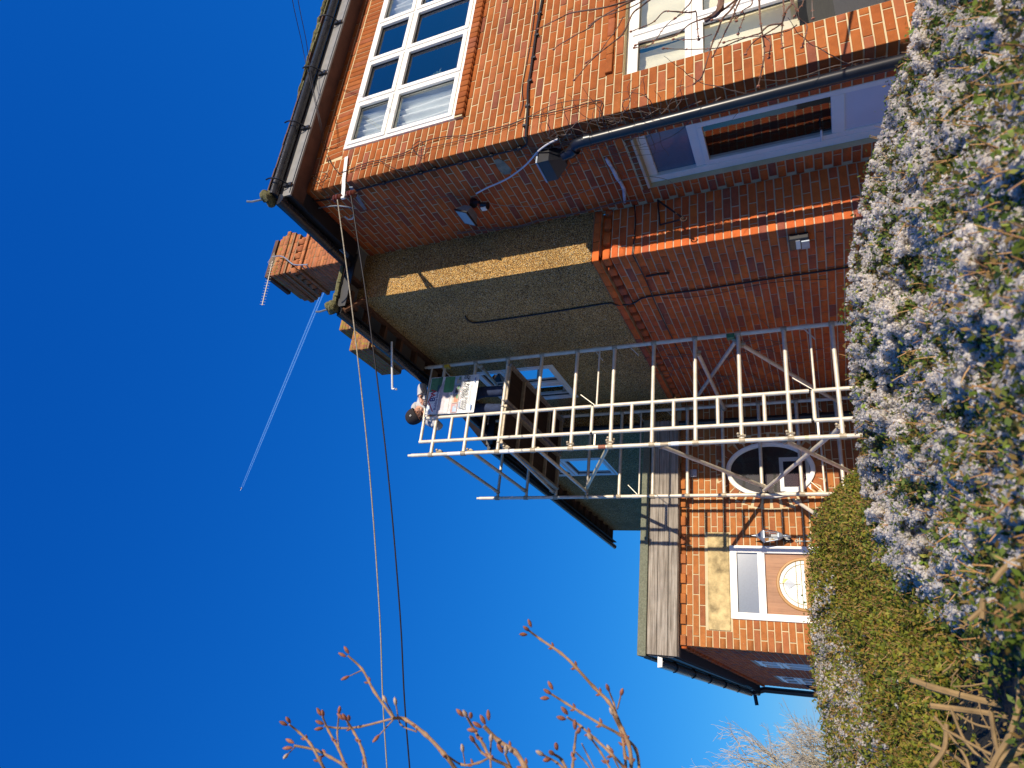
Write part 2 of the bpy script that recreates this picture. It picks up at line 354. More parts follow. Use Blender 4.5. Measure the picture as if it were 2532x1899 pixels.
def brick_verts(L, H, D):
    e = .0045; hx, hz = L / 2, H / 2
    v = [(-hx + e, 0, -hz + e), (hx - e, 0, -hz + e), (hx - e, 0, hz - e), (-hx + e, 0, hz - e), (-hx, e, -hz), (hx, e, -hz), (hx, e, hz), (-hx, e, hz), (-hx, D, -hz), (hx, D, -hz), (hx, D, hz), (-hx, D, hz)]
    f = [(0, 1, 2, 3)] + [(4 + i, 4 + (i + 1) % 4, (i + 1) % 4, i) for i in range(4)] + [(8 + i, 8 + (i + 1) % 4, 4 + (i + 1) % 4, 4 + i) for i in range(4)]
    return v, f
def flush_bricks():
    for thing, lst in BR.items():
        lst.sort(key=lambda t: -t[0]); rest = {}
        for i, (s, wall, mt, m, L, H, D) in enumerate(lst):
            if i < 298:
                key = (round(L, 2), round(H, 3), round(D, 2), mt.name)
                if key not in _bc:
                    v, f = brick_verts(L, H, D); me = bpy.data.meshes.new('brick'); me.from_pydata(v, [], f); me.materials.append(mt); _bc[key] = me
                o = bpy.data.objects.new('brick', _bc[key]); COL.objects.link(o)
                off = Vector((0, 0, 0)); p = wall
                while p: off += p.location; p = p.parent
                o.parent = wall; mm = m.copy(); mm.translation = m.translation - off; o.matrix_local = mm
            else: rest.setdefault((wall.name, mt.name), [wall, mt, []])[2].append((m, L, H, D))
        for wall, mt, bl in rest.values():
            V = []; F = []; n = 0
            for m, L, H, D in bl:
                v, f = brick_verts(L, H, D); V += [tuple(m @ Vector(p)) for p in v]; F += [tuple(n + i for i in q) for q in f]; n += 12
            o = meshnp('bricks', V, F, mt, wall); o['kind'] = 'stuff'
def panel(name, mt, parent, face, c, u0, u1, z0, z1, holes=(), depth=.1):
    "wall sheet with openings and reveals"
    mb = MB(); us = sorted({u0, u1, *[x for h in holes for x in h[:2] if u0 < x < u1]}); zs = sorted({z0, z1, *[x for h in holes for x in h[2:] if z0 < x < z1]})
    P = lambda u, z, d: fp(face, c, u, z, d)
    for a, b in zip(us, us[1:]):
        for e, f in zip(zs, zs[1:]):
            um, zm = (a + b) / 2, (e + f) / 2
            if any(h[0] < um < h[1] and h[2] < zm < h[3] for h in holes): continue
            mb.quad(P(a, e, 0), P(b, e, 0), P(b, f, 0), P(a, f, 0))
    for (a, b, e, f) in holes:
        mb.quad(P(a, e, 0), P(a, f, 0), P(a, f, depth), P(a, e, depth)); mb.quad(P(b, e, 0), P(b, f, 0), P(b, f, depth), P(b, e, depth))
        mb.quad(P(a, f, 0), P(b, f, 0), P(b, f, depth), P(a, f, depth)); mb.quad(P(a, e, 0), P(b, e, 0), P(b, e, depth), P(a, e, depth))
    return mb.build(name, mt, parent)
def window(parent, face, c, u0, u1, z0, z1, ucuts, zcuts, d0=.02, fw=.075, sash=.05, mt=None, room='room', depth=1.2, skip=(), gl='glass', name='window'):
    "upvc window: outer frame, mullions, opening sashes proud of it, one pane per light"
    mt = mt or M['pvcw']; mb = MB(); d1 = d0 + .07
    B = lambda a, b, e, f, p, q: fbox(mb, face, c, a, b, e, f, p, q)
    B(u0, u0 + fw, z0, z1, d0, d1); B(u1 - fw, u1, z0, z1, d0, d1); B(u0 + fw, u1 - fw, z0, z0 + fw, d0, d1); B(u0 + fw, u1 - fw, z1 - fw, z1, d0, d1)
    for uc in ucuts: B(uc - fw / 2, uc + fw / 2, z0 + fw, z1 - fw, d0, d1)
    ue = [u0 + fw] + [x for uc in ucuts for x in (uc - fw / 2, uc + fw / 2)] + [u1 - fw]; ze = [z0 + fw] + [x for zc in zcuts for x in (zc - fw / 2, zc + fw / 2)] + [z1 - fw]
    for i in range(0, len(ue), 2):
        for zc in zcuts: B(ue[i], ue[i + 1], zc - fw / 2, zc + fw / 2, d0 + .001, d1)
    panes = []
    for i in range(0, len(ue), 2):
        for j in range(0, len(ze), 2):
            a, b, e, f = ue[i], ue[i + 1], ze[j], ze[j + 1]; s = sash
            if s: 
                a -= .012; b += .012; e -= .012; f += .012; q0, q1 = d0 - .014, d0 + .045
                B(a, a + s, e, f, q0, q1); B(b - s, b, e, f, q0, q1); B(a + s, b - s, e, e + s, q0, q1); B(a + s, b - s, f - s, f, q0, q1)
            panes.append((a + s, b - s, e + s, f - s))
    w = mb.build(name, mt, parent, bevel=.004)
    for a, b, e, f in panes:
        g = MB(); dd = d0 + .028; g.quad(fp(face, c, a, e, dd), fp(face, c, b, e, dd), fp(face, c, b, f, dd), fp(face, c, a, f, dd)); g.build('pane', M[gl], w)
        k = MB(); t = .006; q0, q1 = d0 + .018, d0 + .03
        for (x0, x1, y0, y1) in ((a, a + t, e, f), (b - t, b, e, f), (a + t, b - t, e, e + t), (a + t, b - t, f - t, f)): fbox(k, face, c, x0, x1, y0, y1, q0, q1)
        k.build('gasket', M['black'], w)
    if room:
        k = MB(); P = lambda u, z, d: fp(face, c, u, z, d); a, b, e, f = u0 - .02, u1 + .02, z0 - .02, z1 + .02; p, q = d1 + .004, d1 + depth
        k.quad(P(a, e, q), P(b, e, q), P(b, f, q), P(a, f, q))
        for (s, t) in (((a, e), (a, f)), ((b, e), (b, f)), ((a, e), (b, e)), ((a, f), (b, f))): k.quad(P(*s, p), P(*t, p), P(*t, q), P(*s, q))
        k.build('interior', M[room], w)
    return w
def curtain(face, c, u0, u1, z0, z1, d, waves, mt, label, amp=.025, lean=0, cat='curtain', group=None):
    mb = MB(); n = 90; k = 6
    for i in range(n + 1):
        for j in range(k + 1):
            t = i / n; zt = j / k; u = u0 + (u1 - u0) * t + lean * (1 - zt) * (t - .5)
            mb.v.append(fp(face, c, u, z0 + (z1 - z0) * zt, d + amp * math.sin(waves * 2 * math.pi * t + .7 * math.sin(3 * zt)) + .01 * math.sin(17 * t + 4 * zt)))
    for i in range(n):
        for j in range(k): a = i * (k + 1) + j; mb.f.append((a, a + k + 1, a + k + 2, a + 1))
    o = mb.build('curtain', mt, None, smooth=True); tag(o, label, cat, group); return o

# ------------------------------------------------------------------ setting: ground
g = MB(); g.quad((-400, -200, -1.51), (400, -200, -1.51), (400, 600, -1.51), (-400, 600, -1.51)); tag(g.build('ground', M['soil']), kind='structure')
g = MB(); g.quad((-34, 3.4, -1.5), (10, 3.4, -1.5), (10, 24, -1.5), (-34, 24, -1.5)); tag(g.build('bounce_drive', M['bounce_paving']), kind='structure')  # hidden pale ground added to bounce warm light onto the shaded walls
g = MB(); g.quad((-60, -9, -1.504), (60, -9, -1.504), (60, 1.3, -1.504), (-60, 1.3, -1.504)); tag(g.build('bounce_pavement', M['bounce_paving']), kind='structure')  # unseen strip behind the camera, added for the same bounce

# ------------------------------------------------------------------ the main house
XA, YF, YP, XP, YE, XQ = 4.891, 4.361, 5.664, 4.257, 9.45, 3.9
ZS, ZG = 5.16, -1.5
house = empty('brick_house', (XA, YF, ZG)); tag(house, 'large red brick and pebbledash house with black gutters, filling the upper half of the photo', 'house')
MI = .0075                                                     # mortar sits this far behind the brick face
h1 = (5.40, 10.4, 3.27, 4.74); h2 = (5.36, 8.6, -.95, 1.45)
front = panel('front_wall', M['mortar'], house, 'F', YF + MI, XA + MI, 10.6, ZG, ZS + .02, [h1, h2], .12)
hd = (4.72, 5.44, -1.4, 1.43)
side = panel('side_wall', M['mortar'], house, 'S', XA + MI, YF + MI, YP + .05, ZG, ZS + .02, [hd], .17)
BK, BD = M['brick'], M['brick_lifted']
courses(house, front, BK, 'F', YF, XA, 10.6, ZS, ZG, [(5.40, 10.4, 3.17, 4.75), (5.28, 10.4, 4.75, 4.985), (5.36, 8.6, -1.1, 1.455)], parity=0)
courses(house, side, BD, 'S', XA, YF, YP, ZS, ZG, cmt=BK, holes= [(hd[0], hd[1], -1.5, hd[3] + .09)], parity=1)  # wall out of the sun: brightened brick copy, front brick at the corner
# flat arch of upright bricks over the big window, brick-on-edge sill below it
u = 5.31; i = 0
while u < 10.2:
    sl = -.16 * max(0, 1 - (u - 5.3) / 1.6)
    brick(house, front, BK, 'F', YF, u + .04, 4.868, .072, .232, .02, roll=sl); u += .0835
u = 5.40
while u < 10.3: brick(house, front, BK, 'F', YF, u + .04, 3.205, .073, .10, .12, proud=.05); u += .083
fbox(MB(), 'F', YF, 5.38, 10.4, 3.168, 3.262, -.036, .05).build('sill_bed', M['mortar'], front)
# drip course above the lower window
u = 5.42
while u < 9.4: brick(house, front, BK, 'F', YF, u + .12, 1.585, .244, .066, .08, proud=.028); u += .255
fbox(MB(), 'F', YF, 5.42, 9.4, 1.562, 1.61, -.016, .02).build('drip_bed', M['mortar'], front)
# header course over the side door
u = hd[0]
while u < hd[1]: brick(house, side, BK, 'S', XA, u + .04, 1.475, .072, .075, .1); u += .083
# recessed reveals of the door and lower window in brick
for zz in np.arange(-.93, 1.4, .0825):
    for yy in (hd[1],): pass

w1 = window(house, 'F', YF, 5.40, 10.4, 3.265, 4.74, [6.10, 6.785, 7.47, 8.155, 8.84, 9.52], [4.16], d0=-.015, fw=.055, sash=.052)
w2 = window(house, 'F', YF, 5.30, 8.6, -.95, 1.45, [5.93, 6.9, 7.8], [.80], d0=.085, fw=.07, sash=.06, room='room2', depth=.5)
curtain('F', YF, 5.50, 6.16, 3.26, 4.16, .12, 6, M['curtain'], 'white gathered curtain behind the tall lower-left pane of the upper front window', .03)
curtain('F', YF, 5.52, 6.12, 4.12, 4.74, .12, 7, M['curtain'], 'bunched white curtain behind the small top-left pane of the upper front window', .03)
curtain('F', YF, 7.62, 8.15, 4.12, 4.74, .12, 6, M['curtain'], 'white curtain behind the small upper pane at the frame edge of the upper front window', .03)
curtain('F', YF, 5.36, 5.90, .8, 1.43, .24, 3, M['cream'], 'cream blind behind the small top pane of the lower front window', .006, cat='blind')
curtain('F', YF, 5.94, 6.84, .8, 1.43, .24, 3, M['cream'], 'cream blind behind the second small pane of the lower front window', .006, cat='blind')
curtain('F', YF, 5.36, 8.4, -.10, .78, .25, 9, M['cream'], 'long cream curtain behind the big panes of the lower front window', .014)
# vase and plant on the inner sill
vs = empty('vase', (6.28, YF + .16, 3.34)); tag(vs, 'pale rounded vase on the sill inside the upper front window', 'vase')
MB().blob((6.28, YF + .16, 3.44), .06, .06, .11, 14, 8).build('body', M['vase'], vs, smooth=True)
pl = empty('house_plant', (6.28, YF + .18, 3.5)); tag(pl, 'leafy green sprig leaning behind the upper front window, out of the pale vase', 'plant')
mb = MB(); mb.tube(smooth_path([(6.28, YF + .16, 3.5), (6.18, YF + .15, 3.6), (6.3, YF + .15, 3.72), (6.42, YF + .15, 3.78)]), .006, 5); mb.build('stem', M['vine'], pl)
mb = MB()
for i in range(110):
    t = U(0, 1); c = Vector((6.22 + .2 * t + U(-.05, .05), YF + .13 + U(-.02, .04), 3.47 + .33 * t + U(-.06, .06))); a = Vector((U(-1, 1), U(-.3, .3), U(-1, 1))).normalized() * .028; b = a.cross(Vector((U(-.3, .3), 1, U(-.3, .3)))).normalized() * .007
    mb.quad(c - a, c - b, c + a, c + b)
mb.build('leaves', M['leafplant'], pl)['kind'] = 'stuff'

# side door: cream head, fan pane, dark glazed upper half, white lower panel
dr = empty('side_door', (XA, 5.05, -1.4), None); put(dr, house)
mb = MB(); Bx = lambda a, b, e, f, p, q: fbox(mb, 'S', XA, a, b, e, f, p, q)
D0 = .085
Bx(hd[0], hd[0] + .07, -1.4, 1.43, D0, D0 + .08); Bx(hd[1] - .085, hd[1], -1.4, 1.43, D0 - .02, D0 + .08); Bx(hd[0] + .07, hd[1] - .085, .86, .95, D0, D0 + .075)
Bx(hd[0] + .07, hd[1] - .085, 1.34, 1.43, D0, D0 + .075)
mb.build('door_frame', M['pvcw'], dr, bevel=.005)
mb = MB(); fbox(mb, 'S', XA, hd[0], hd[1], 1.432, 1.46, -.004, .12); mb.build('door_head', M['pvcc'], dr, bevel=.006)
mb = MB(); Bx(hd[0] + .07, hd[0] + .125, -1.36, .86, D0 - .012, D0 + .05); Bx(hd[1] - .14, hd[1] - .085, -1.36, .86, D0 - .012, D0 + .05)
for e, f in ((.81, .86), (-.40, -.29), (-1.36, -1.2)): Bx(hd[0] + .125, hd[1] - .14, e, f, D0 - .012, D0 + .05)
lf = mb.build('door_leaf', M['pvcw'], dr, bevel=.004)
mb = MB(); Bx(hd[0] + .125, hd[1] - .14, -1.2, -.40, D0 + .004, D0 + .03); mb.build('panel', M['panelw'], lf)
mb = MB(); Bx(hd[1] - .15, hd[1] - .11, -.34, -.12, D0 - .022, D0 - .012); mb.build('handle_plate', M['pvcw'], lf, bevel=.003)
MB().tube(smooth_path([(XA + D0 - .03, hd[1] - .13, -.2), (XA + D0 - .06, hd[1] - .14, -.2), (XA + D0 - .062, hd[1] - .27, -.2)]), .009, 8).build('handle', M['white'], lf, smooth=True)
g = MB(); g.quad(*[fp('S', XA, a, e, D0 + .02) for a, e in ((hd[0] + .125, -.29), (hd[1] - .14, -.29), (hd[1] - .14, .81), (hd[0] + .125, .81))]); g.build('pane', M['glass_dull'], lf)
g = MB(); g.quad(*[fp('S', XA, a, e, D0 + .03) for a, e in ((hd[0] + .07, .95), (hd[1] - .085, .95), (hd[1] - .085, 1.34), (hd[0] + .07, 1.34))]); g.build('fan_pane', M['obscure'], dr)
mb = MB(); q = .35
mb.quad(*[fp('S', XA, a, e, q) for a, e in ((hd[0], -1.4), (hd[1], -1.4), (hd[1], 1.4), (hd[0], 1.4))])
for aa, bb in ((hd[0], 0), (hd[1], 0)): mb.quad(*[fp('S', XA, aa, e, k) for e, k in ((-1.4, D0 + .06), (-1.4, q), (1.4, q), (1.4, D0 + .06))])
mb.quad(*[fp('S', XA, a, 1.4, k) for a, k in ((hd[0], D0 + .06), (hd[1], D0 + .06), (hd[1], q), (hd[0], q))])
for yy in np.arange(hd[0], hd[1] - .08, .09): fbox(mb, 'S', XA, yy, yy + .0885, -1.38, 1.3, q - .03 + .004 * (int(yy * 100) % 2), q - .02)
mb.build('reflection_backing', M['refl_brown'], dr)  # added brown boards stand in for bay brick reflected in the pane

# ---- pebbledash bay: front face P_F, side face P_S, brick below a dentilled string course
ZB = 2.11
w1y = (7.86, 9.04, 3.42, 4.72)
pf = panel('bay_front_render', M['pebble'], house, 'F', YP - .03, XP - .03, XA + .02, ZB, ZS + .05)
ps = panel('bay_side_render', M['pebble'], house, 'S', XP - .03, YP - .03, YE + .02, ZB, ZS + .05, [w1y], .12)
MB().box(XP - .03, XA, YP - .03, YP + .02, ZB - .002, ZB + .004).box(XP - .03, XP + .02, YP - .03, YE, ZB - .002, ZB + .004).build('render_drip', M['mortar_grey'], house)
pbf = panel('bay_front_wall', M['mortar_grey'], house, 'F', YP + MI, XP + MI, XA + .02, ZG, 1.908)
pbs = panel('bay_side_wall', M['mortar_grey'], house, 'S', XP + MI, YP + MI, YE + .02, ZG, 1.908)
courses(house, pbf, BD, 'F', YP, XP, XA + .0, 1.905, ZG, parity=0); courses(house, pbs, BD, 'S', XP, YP, YE, 1.905, ZG, parity=1)
for face, c, a, b, wl in (('F', YP, XP, XA, pbf), ('S', XP, YP, YE, pbs)):
    u = a - .03; k = 0
    while u < b:                                            # band of long bricks
        e = min(u + .247, b); brick(house, wl, BD, face, c, (u + e) / 2, 2.068, e - u, .074, .1, proud=.03); u += .255
    u = a - .018
    while u < b:                                            # dentils
        e = min(u + .125, b); brick(house, wl, BD, face, c, (u + e) / 2, 1.953, e - u, .074, .1, proud=.022); u += .2
    mb = MB(); fbox(mb, face, c, a - .014, b, 2.028, 2.034, -.014, .05); mb.build('band_bed', M['mortar_grey'], wl)
    mb = MB(); fbox(mb, face, c, a + .05, b, 1.90, 2.029, .05, .09); fbox(mb, face, c, a + .0085, b, 1.895, 1.907, .009, .09); mb.build('recess', M['brick_lifted'], wl); mb = MB(); fbox(mb, face, c, a - .012, b, 2.034, ZB - .003, -.012, .05); mb.build('band_mortar', M['mortar_grey'], wl)
wp = window(house, 'S', XP - .03, *w1y, [8.47], [4.22], d0=.01, fw=.06, sash=.055, name='window')
# ---- far wing beyond the low roof
w2y = (10.86, 11.86, 3.58, 4.84)
qf = panel('wing_front_render', M['pebble'], house, 'F', YE - .02, XQ - .02, XP + .02, ZB - .1, ZS + .02)
qs = panel('wing_side_render', M['pebble'], house, 'S', XQ - .02, YE - .02, 16.3, 2.2, 5.05, [w2y], .1)
window(house, 'S', XQ - .02, *w2y, [], [4.42], d0=.0, fw=.06, sash=.05)
MB().quad((XQ - .02, 16.3, -1.5), (12, 16.3, -1.5), (12, 16.3, 5.05), (XQ - .02, 16.3, 5.05)).build('rear_wall', M['pebble'], house)

# ---- eaves
e1 = .25; EY = YF - e1; EX = XA - e1; ZF0, ZF1 = 5.083, 5.25
mb = MB(); mb.box(EX, 11, EY, EY + .025, ZF0, ZF1); fas = mb.build('fascia', M['fascia'], house, bevel=.004)
MB().box(EX + .03, 11, EY - .0055, EY - .0005, ZF0 + .014, ZF0 + .022).build('painted_groove', M['black'], fas)  # black strip laid on the face, standing in for a groove's shade
MB().box(EX, EX + .025, EY + .0255, YP - .55, ZF0, ZF1).build('side_fascia', M['black_wood'], house)
mb = MB(); mb.box(EX + .026, 11, EY + .026, YF + .006, 5.14, 5.158); mb.build('soffit', M['soffit'], house)
MB().box(EX + .026, XA + .006, YF + .007, YP - .3, 5.14, 5.158).build('side_soffit', M['black_wood'], house)
def gutter(pa, pb, r, parent, mt, straps=(), out=Vector((0, -1, 0)), name='gutter'):
    pa, pb = Vector(pa), Vector(pb); t = (pb - pa).normalized(); mb = MB(); n = 10; up = Vector((0, 0, 1))
    seg = 14; base = 0
    for i in range(seg + 1):
        p = pa.lerp(pb, i / seg) + up * U(-.003, .003)
        for rr in (r, r - .006):
            for k in range(n + 1):
                an = math.pi * k / n; mb.v.append(tuple(p + out * (-math.cos(an) * rr) - up * (math.sin(an) * rr)))
    w = 2 * (n + 1)
    for i in range(seg):
        for s in (0, n + 1):
            for k in range(n): a = i * w + s + k; mb.f.append((a, a + 1, a + w + 1, a + w))
        for s in (0, n): a = i * w + s; mb.f.append((a, a + w, a + w + n + 1, a + n + 1))
    for e in (0, seg): a = e * w; mb.f.append(tuple(a + k for k in range(n + 1)))
    g = mb.build(name, mt, parent, smooth=True)
    for s in straps:
        p = pa + t * s; m2 = MB(); pts = [p + out * (-math.cos(math.pi * k / 12) * (r + .004)) - up * (math.sin(math.pi * k / 12) * (r + .004)) for k in range(13)]
        m2.tube([q - t * .0 for q in pts], .007, 5); m2.build('strap', M['black'], g)
    return g
gf = gutter((EX - .02, EY - .06, 5.27), (11, EY - .06, 5.30), .054, house, M['gutter'], out=Vector((0, -1, 0)))
for sx in (4.78, 5.62, 6.5, 7.4):     # fascia brackets: strap over the gutter with a dark triangular foot
    p = Vector((sx, EY, 5.12)); mb = MB()
    mb.tube(smooth_path([(sx, EY - .16, 5.33), (sx, EY - .165, 5.26), (sx, EY - .13, 5.19), (sx, EY - .06, 5.15), (sx, EY - .012, 5.13)]), .009, 6)
    mb.box(sx - .018, sx + .018, EY - .03, EY - .006, 5.09, 5.2); mb.build('gutter_bracket', M['black'], gf, smooth=False)
gs = gutter((EX - .07, EY - .04, 5.20), (EX - .07, YP - .33, 5.22), .07, house, M['gutter'], straps=(.9,), out=Vector((-1, 0, 0)))
# roof edges, hips and their mossy end tiles
def hexstuff(): pass
mb = MB(); mb.quad((EX - .05, EY - .06, 5.31), (11, EY - .06, 5.31), (11, 8.0, 9.2), (EX + 4, 8.0, 9.2)); mb.quad((EX - .05, EY - .06, 5.31), (EX + 4, 8.0, 9.2), (EX + 4, 9.0, 9.2), (EX - .05, YP + .2, 5.31))
roof = mb.build('roof', M['tile'], house)
for k in range(30):
    u = EX + .02 + k * .17
    mb = MB(); h = U(-.004, .006) + (.035 if u > 6.35 else 0); mb.box(u, u + .163, EY - .10, EY + .15, 5.315 + h, 5.332 + h); mb.build('eaves_tile', M['moss'] if (u > 6.0 and k % 4) else M['tile'], roof)
mb = MB()
for k in range(16): mb.blob((6.15 + k * .12 + U(-.03, .03), EY - .07 + U(-.01, .01), 5.345 + .006 * k + U(-.004, .004)), U(.08, .13), .045, U(.012, .03), 8, 5, .15)
mb.build('moss', M['moss'], roof, smooth=True)
def hip_end(c, s, par):
    mb = MB(); c = Vector(c)
    for i in range(8): mb.blob(c + Vector((U(-.04, .06), U(-.04, .06), U(-.045, .03))) * s, .062 * s, .062 * s, .045 * s, 10, 7, .16)
    h = mb.build('hip_tile', M['moss'], par, smooth=True)
    MB().tube([c + Vector((-.02, -.02, .03)) * s, c + Vector((-.09, -.09, .10)) * s, c + Vector((-.10, -.12, .14)) * s], .012, 6).build('hip_iron', M['tin'], h, smooth=True)
hip_end((EX - .05, EY - .07, 5.345), 1.0, roof)
# bay eaves: open rafters, gutter shining blue
BX = XP - .30; GX = BX - .06; BY = YP - .30
mb = MB(); mb.box(BX, BX + .02, BY, YE + .1, 5.12, 5.24); mb.box(BX, EX + .1, BY, BY + .02, 5.12, 5.24); mb.build('bay_fascia', M['black_wood'], house)
mb = MB(); mb.quad((BX, BY, 5.25), (BX, YE + .1, 5.25), (XP + .1, YE + .1, 5.32), (XP + .1, BY, 5.32)); mb.quad((BX, BY, 5.25), (EX + .5, BY, 5.25), (EX + .5, YP + .1, 5.33), (BX, YP + .1, 5.33)); mb.build('roof_boarding', M['black_wood'], house)
y = BY + .1
while y < YE:
    MB().box(BX + .021, XP + .0, y, y + .05, 5.145, 5.235).build('rafter', M['rafter'], house); y += .38
for x in (4.05, 4.4): MB().box(x, x + .05, BY + .021, YP - .03, 5.145, 5.235).build('rafter', M['rafter'], house)
MB().tube([(BX - .04, BY + .02, 5.14), (XP - .02, YP - .02, 5.08)], .035, 5).build('hip_rafter_end', M['rafter'], house)
MB().box(XP - .075, XP - .031, YP - .02, YE, 5.125, 5.19).build('wall_plate', M['rafter'], house)
gutter((GX, BY - .02, 5.19), (GX, YE - .05, 5.16), .062, house, M['gutter'], out=Vector((-1, 0, 0)))
hip_end((BX - .05, BY - .08, 5.245), .9, roof)
mb = MB(); mb.quad((BX - .02, BY, 5.255), (BX - .02, YE + .3, 5.255), (BX + 2.9, YE + .3, 6.9), (BX + 2.9, BY + 2.9, 6.9)); mb.quad((BX - .02, BY, 5.255), (BX + 2.9, BY + 2.9, 6.9), (EX + 2, BY + 2.9, 6.9), (EX + .2, BY, 5.255)); mb.build('bay_roof', M['tile'], house)
for k in range(3):
    MB().tube([(BX - .05 + k * .2, BY - .03, 5.25 + .01 * k), (BX + .2 + k * .2, BY - .02, 5.29)], .03, 6).build('broken_tile', M['moss'], roof)
# wing eaves
WX = XQ - .28
mb = MB(); mb.box(WX, WX + .02, YE - .15, 16.5, 4.98, 5.08); mb.box(WX, XP, YE - .17, YE - .15, 4.98, 5.1); mb.build('wing_fascia', M['black_wood'], house)
MB().quad((WX, YE - .15, 5.10), (WX, 16.6, 5.10), (XQ + .1, 16.6, 5.12), (XQ + .1, YE - .15, 5.12)).quad((WX - .02, YE - .15, 5.115), (WX - .02, 16.6, 5.115), (WX + 3, 16.6, 8), (WX + 3, YE - .15, 8)).build('wing_roof', M['tile'], house)
y = YE
while y < 16.4: MB().box(WX + .021, XQ - .02, y, y + .05, 4.99, 5.07).build('rafter', M['rafter'], house); y += .42
gutter((WX - .06, YE - .2, 5.05), (WX - .06, 16.7, 5.09), .06, house, M['gutter'], out=Vector((-1, 0, 0)))
MB().tube(smooth_path([(WX - .06, YE - .1, 5.02), (WX - .05, YE - .1, 4.82), (WX + .06, YE - .06, 4.66)]), .05, 10).build('gutter_outlet', M['black'], house, smooth=True)

# ---- black downpipes
dp = empty('downpipe', (4.78, 4.5, -1.5)); put(dp, house)
MB().tube(smooth_path([(4.80, 4.64, 2.10), (4.79, 4.60, 1.99), (4.78, 4.52, 1.93), (4.775, 4.50, 1.84), (4.775, 4.495, 1.72)]) + [Vector((4.775, 4.475, 0)), Vector((4.775, 4.46, -1.5))], .052, 16).build('pipe', M['black'], dp, smooth=True)
for z in (1.80, 1.30, 1.98): MB().tube([(4.776, 4.495 if z < 1.9 else 4.56, z - .03), (4.776, 4.493 if z < 1.9 else 4.6, z + .03)], .059, 16).build('collar', M['black'], dp, smooth=True)
mb = MB(); hx, hy = 4.80, 4.68; n = 4                         # hopper head: tapered box
t_ = [(hx - .10, hy - .13), (hx + .085, hy - .13), (hx + .085, hy + .15), (hx - .10, hy + .15)]; b_ = [(hx - .045, hy - .05), (hx + .05, hy - .05), (hx + .05, hy + .05), (hx - .045, hy + .05)]
T = [(x, y, 2.34) for x, y in t_]; Mi = [(x, y, 2.22) for x, y in t_]; Bt = [(x, y, 2.09) for x, y in b_]
for i in range(4): mb.quad(T[i], T[(i + 1) % 4], Mi[(i + 1) % 4], Mi[i]); mb.quad(Mi[i], Mi[(i + 1) % 4], Bt[(i + 1) % 4], Bt[i])
mb.poly(Bt); mb.build('hopper', M['black'], dp, bevel=.004)
mb = MB(); mb.box(hx - .105, hx + .08, hy - .138, hy + .158, 2.335, 2.352); mb.build('hopper_rim', M['tin'], dp)
dp2 = MB().tube([(3.83, YE - .07, 4.9), (3.83, YE - .07, -1.5)], .05, 12).build('wing_downpipe', M['black'], house, smooth=True)
for z in (3.4, 1.6, .2): MB().tube([(3.83, YE - .07, z), (3.83, YE - .07, z + .06)], .058, 12).build('collar', M['black'], dp2, smooth=True)
# overflow pipe from the bay eaves
p0 = Vector((3.86, 6.55, 5.10)); a = at(2, 5.10, 969, 878); b = at(2, 5.10, 970, 962)
MB().tube([a + (a - b) * .4, a, b, b + Vector((0, 0, -.012)), b + (b - a).normalized() * .01 + Vector((0, .0, -.07))], .014, 8).build('overflow_pipe', M['white'], house, smooth=True)

# ---- chimneys (built of courses of brick, stepped and dog-toothed)
def chimney(name, label, x0, x1, y0, y1, z0, tiers, mt, par):
    "tiers: (z0, z1, oversail)"
    ch = MB(); 
    for a, b, s in tiers: ch.box(x0 - s + MI, x1 + s - MI, y0 - s + MI, y1 + s - MI, a, b)
    c = ch.build(name, M['mortar_dark'], par)
    if label: c['label'] = label
    for a, b, s in tiers:
        z = b; k = 0
        while z - .07 > a - .02:
            H = min(.083, z - a + .001)
            if H < .04: break
            for face, cc, u0, u1 in (('F', y0 - s, x0 - s, x1 + s), ('S', x0 - s, y0 - s, y1 + s)):
                full = (k % 2 == 0) == (face == 'F'); u = u0 + (0 if full else .133)
                while u < u1 - .03:
                    e = min(u + .244, u1); brick(par, c, mt, face, cc, (u + e) / 2, z - H / 2, e - u, H - .011, .12 if (full and u == u0) else .02); u += .255
            z -= H; k += 1
    return c
T1 = [(8.2, 9.28, .03), (9.28, 9.36, .0), (9.36, 9.62, .0), (9.62, 9.70, .05), (9.70, 9.87, .0), (9.87, 9.98, .06), (9.98, 10.10, .10), (10.10, 10.19, .13), (10.19, 10.36, .08), (10.36, 10.45, .04)]
c1 = chimney('chimney', 'tall chimney with dog-tooth band and yellow lichen', 7.48, 8.34, 8.6, 9.5, 8.2, T1, M['brick_chim'], house)
for face, cc, a, b in (('F', 8.6, 7.44, 8.36), ('S', 7.48, 8.6, 9.52)):
    u = a
    while u < b - .05:
        m_ = fmat(face, cc, u + .07, 9.785, -.055) @ Matrix.Rotation(rad(45), 4, 'Z')
        BR[house].append((1e-9, c1, M['brick_chim'], m_, .1, .15, .1)); u += .185
mb = MB(); mb.box(7.44, 8.40, 8.58, 9.3, 10.53, 10.62); mb.build('capping_slab', M['tile'], c1)
mb = MB(); mb.box(7.62, 8.3, 8.66, 9.2, 10.44, 10.53); mb.build('pot_seat', M['black_wood'], c1)
MB().tube([(7.75, 9.42, 10.4), (7.75, 9.42, 10.62)], .14, 14).build('chimney_pot', M['tile'], c1, smooth=True)
mb = MB()
for k in range(9): y = 8.62 + k * .1; mb.poly([(7.44, y, 8.1 + k * .10), (7.44, y + .1, 8.2 + k * .10), (7.44, y + .05, 8.52 + k * .1)]); mb.poly([(7.45 + k * .1, 8.565, 8.1), (7.55 + k * .1, 8.565, 8.1), (7.5 + k * .1, 8.565, 8.25)])
mb.build('stepped_flashing', M['lead'], c1)
chimney('chimney', 'lower chimney with mossy cap just above the bay gutter', 6.45, 7.0, 9.5, 10.5, 8, [(7.8, 8.75, 0), (8.75, 9.04, .03)], M['brick_moss'], house)
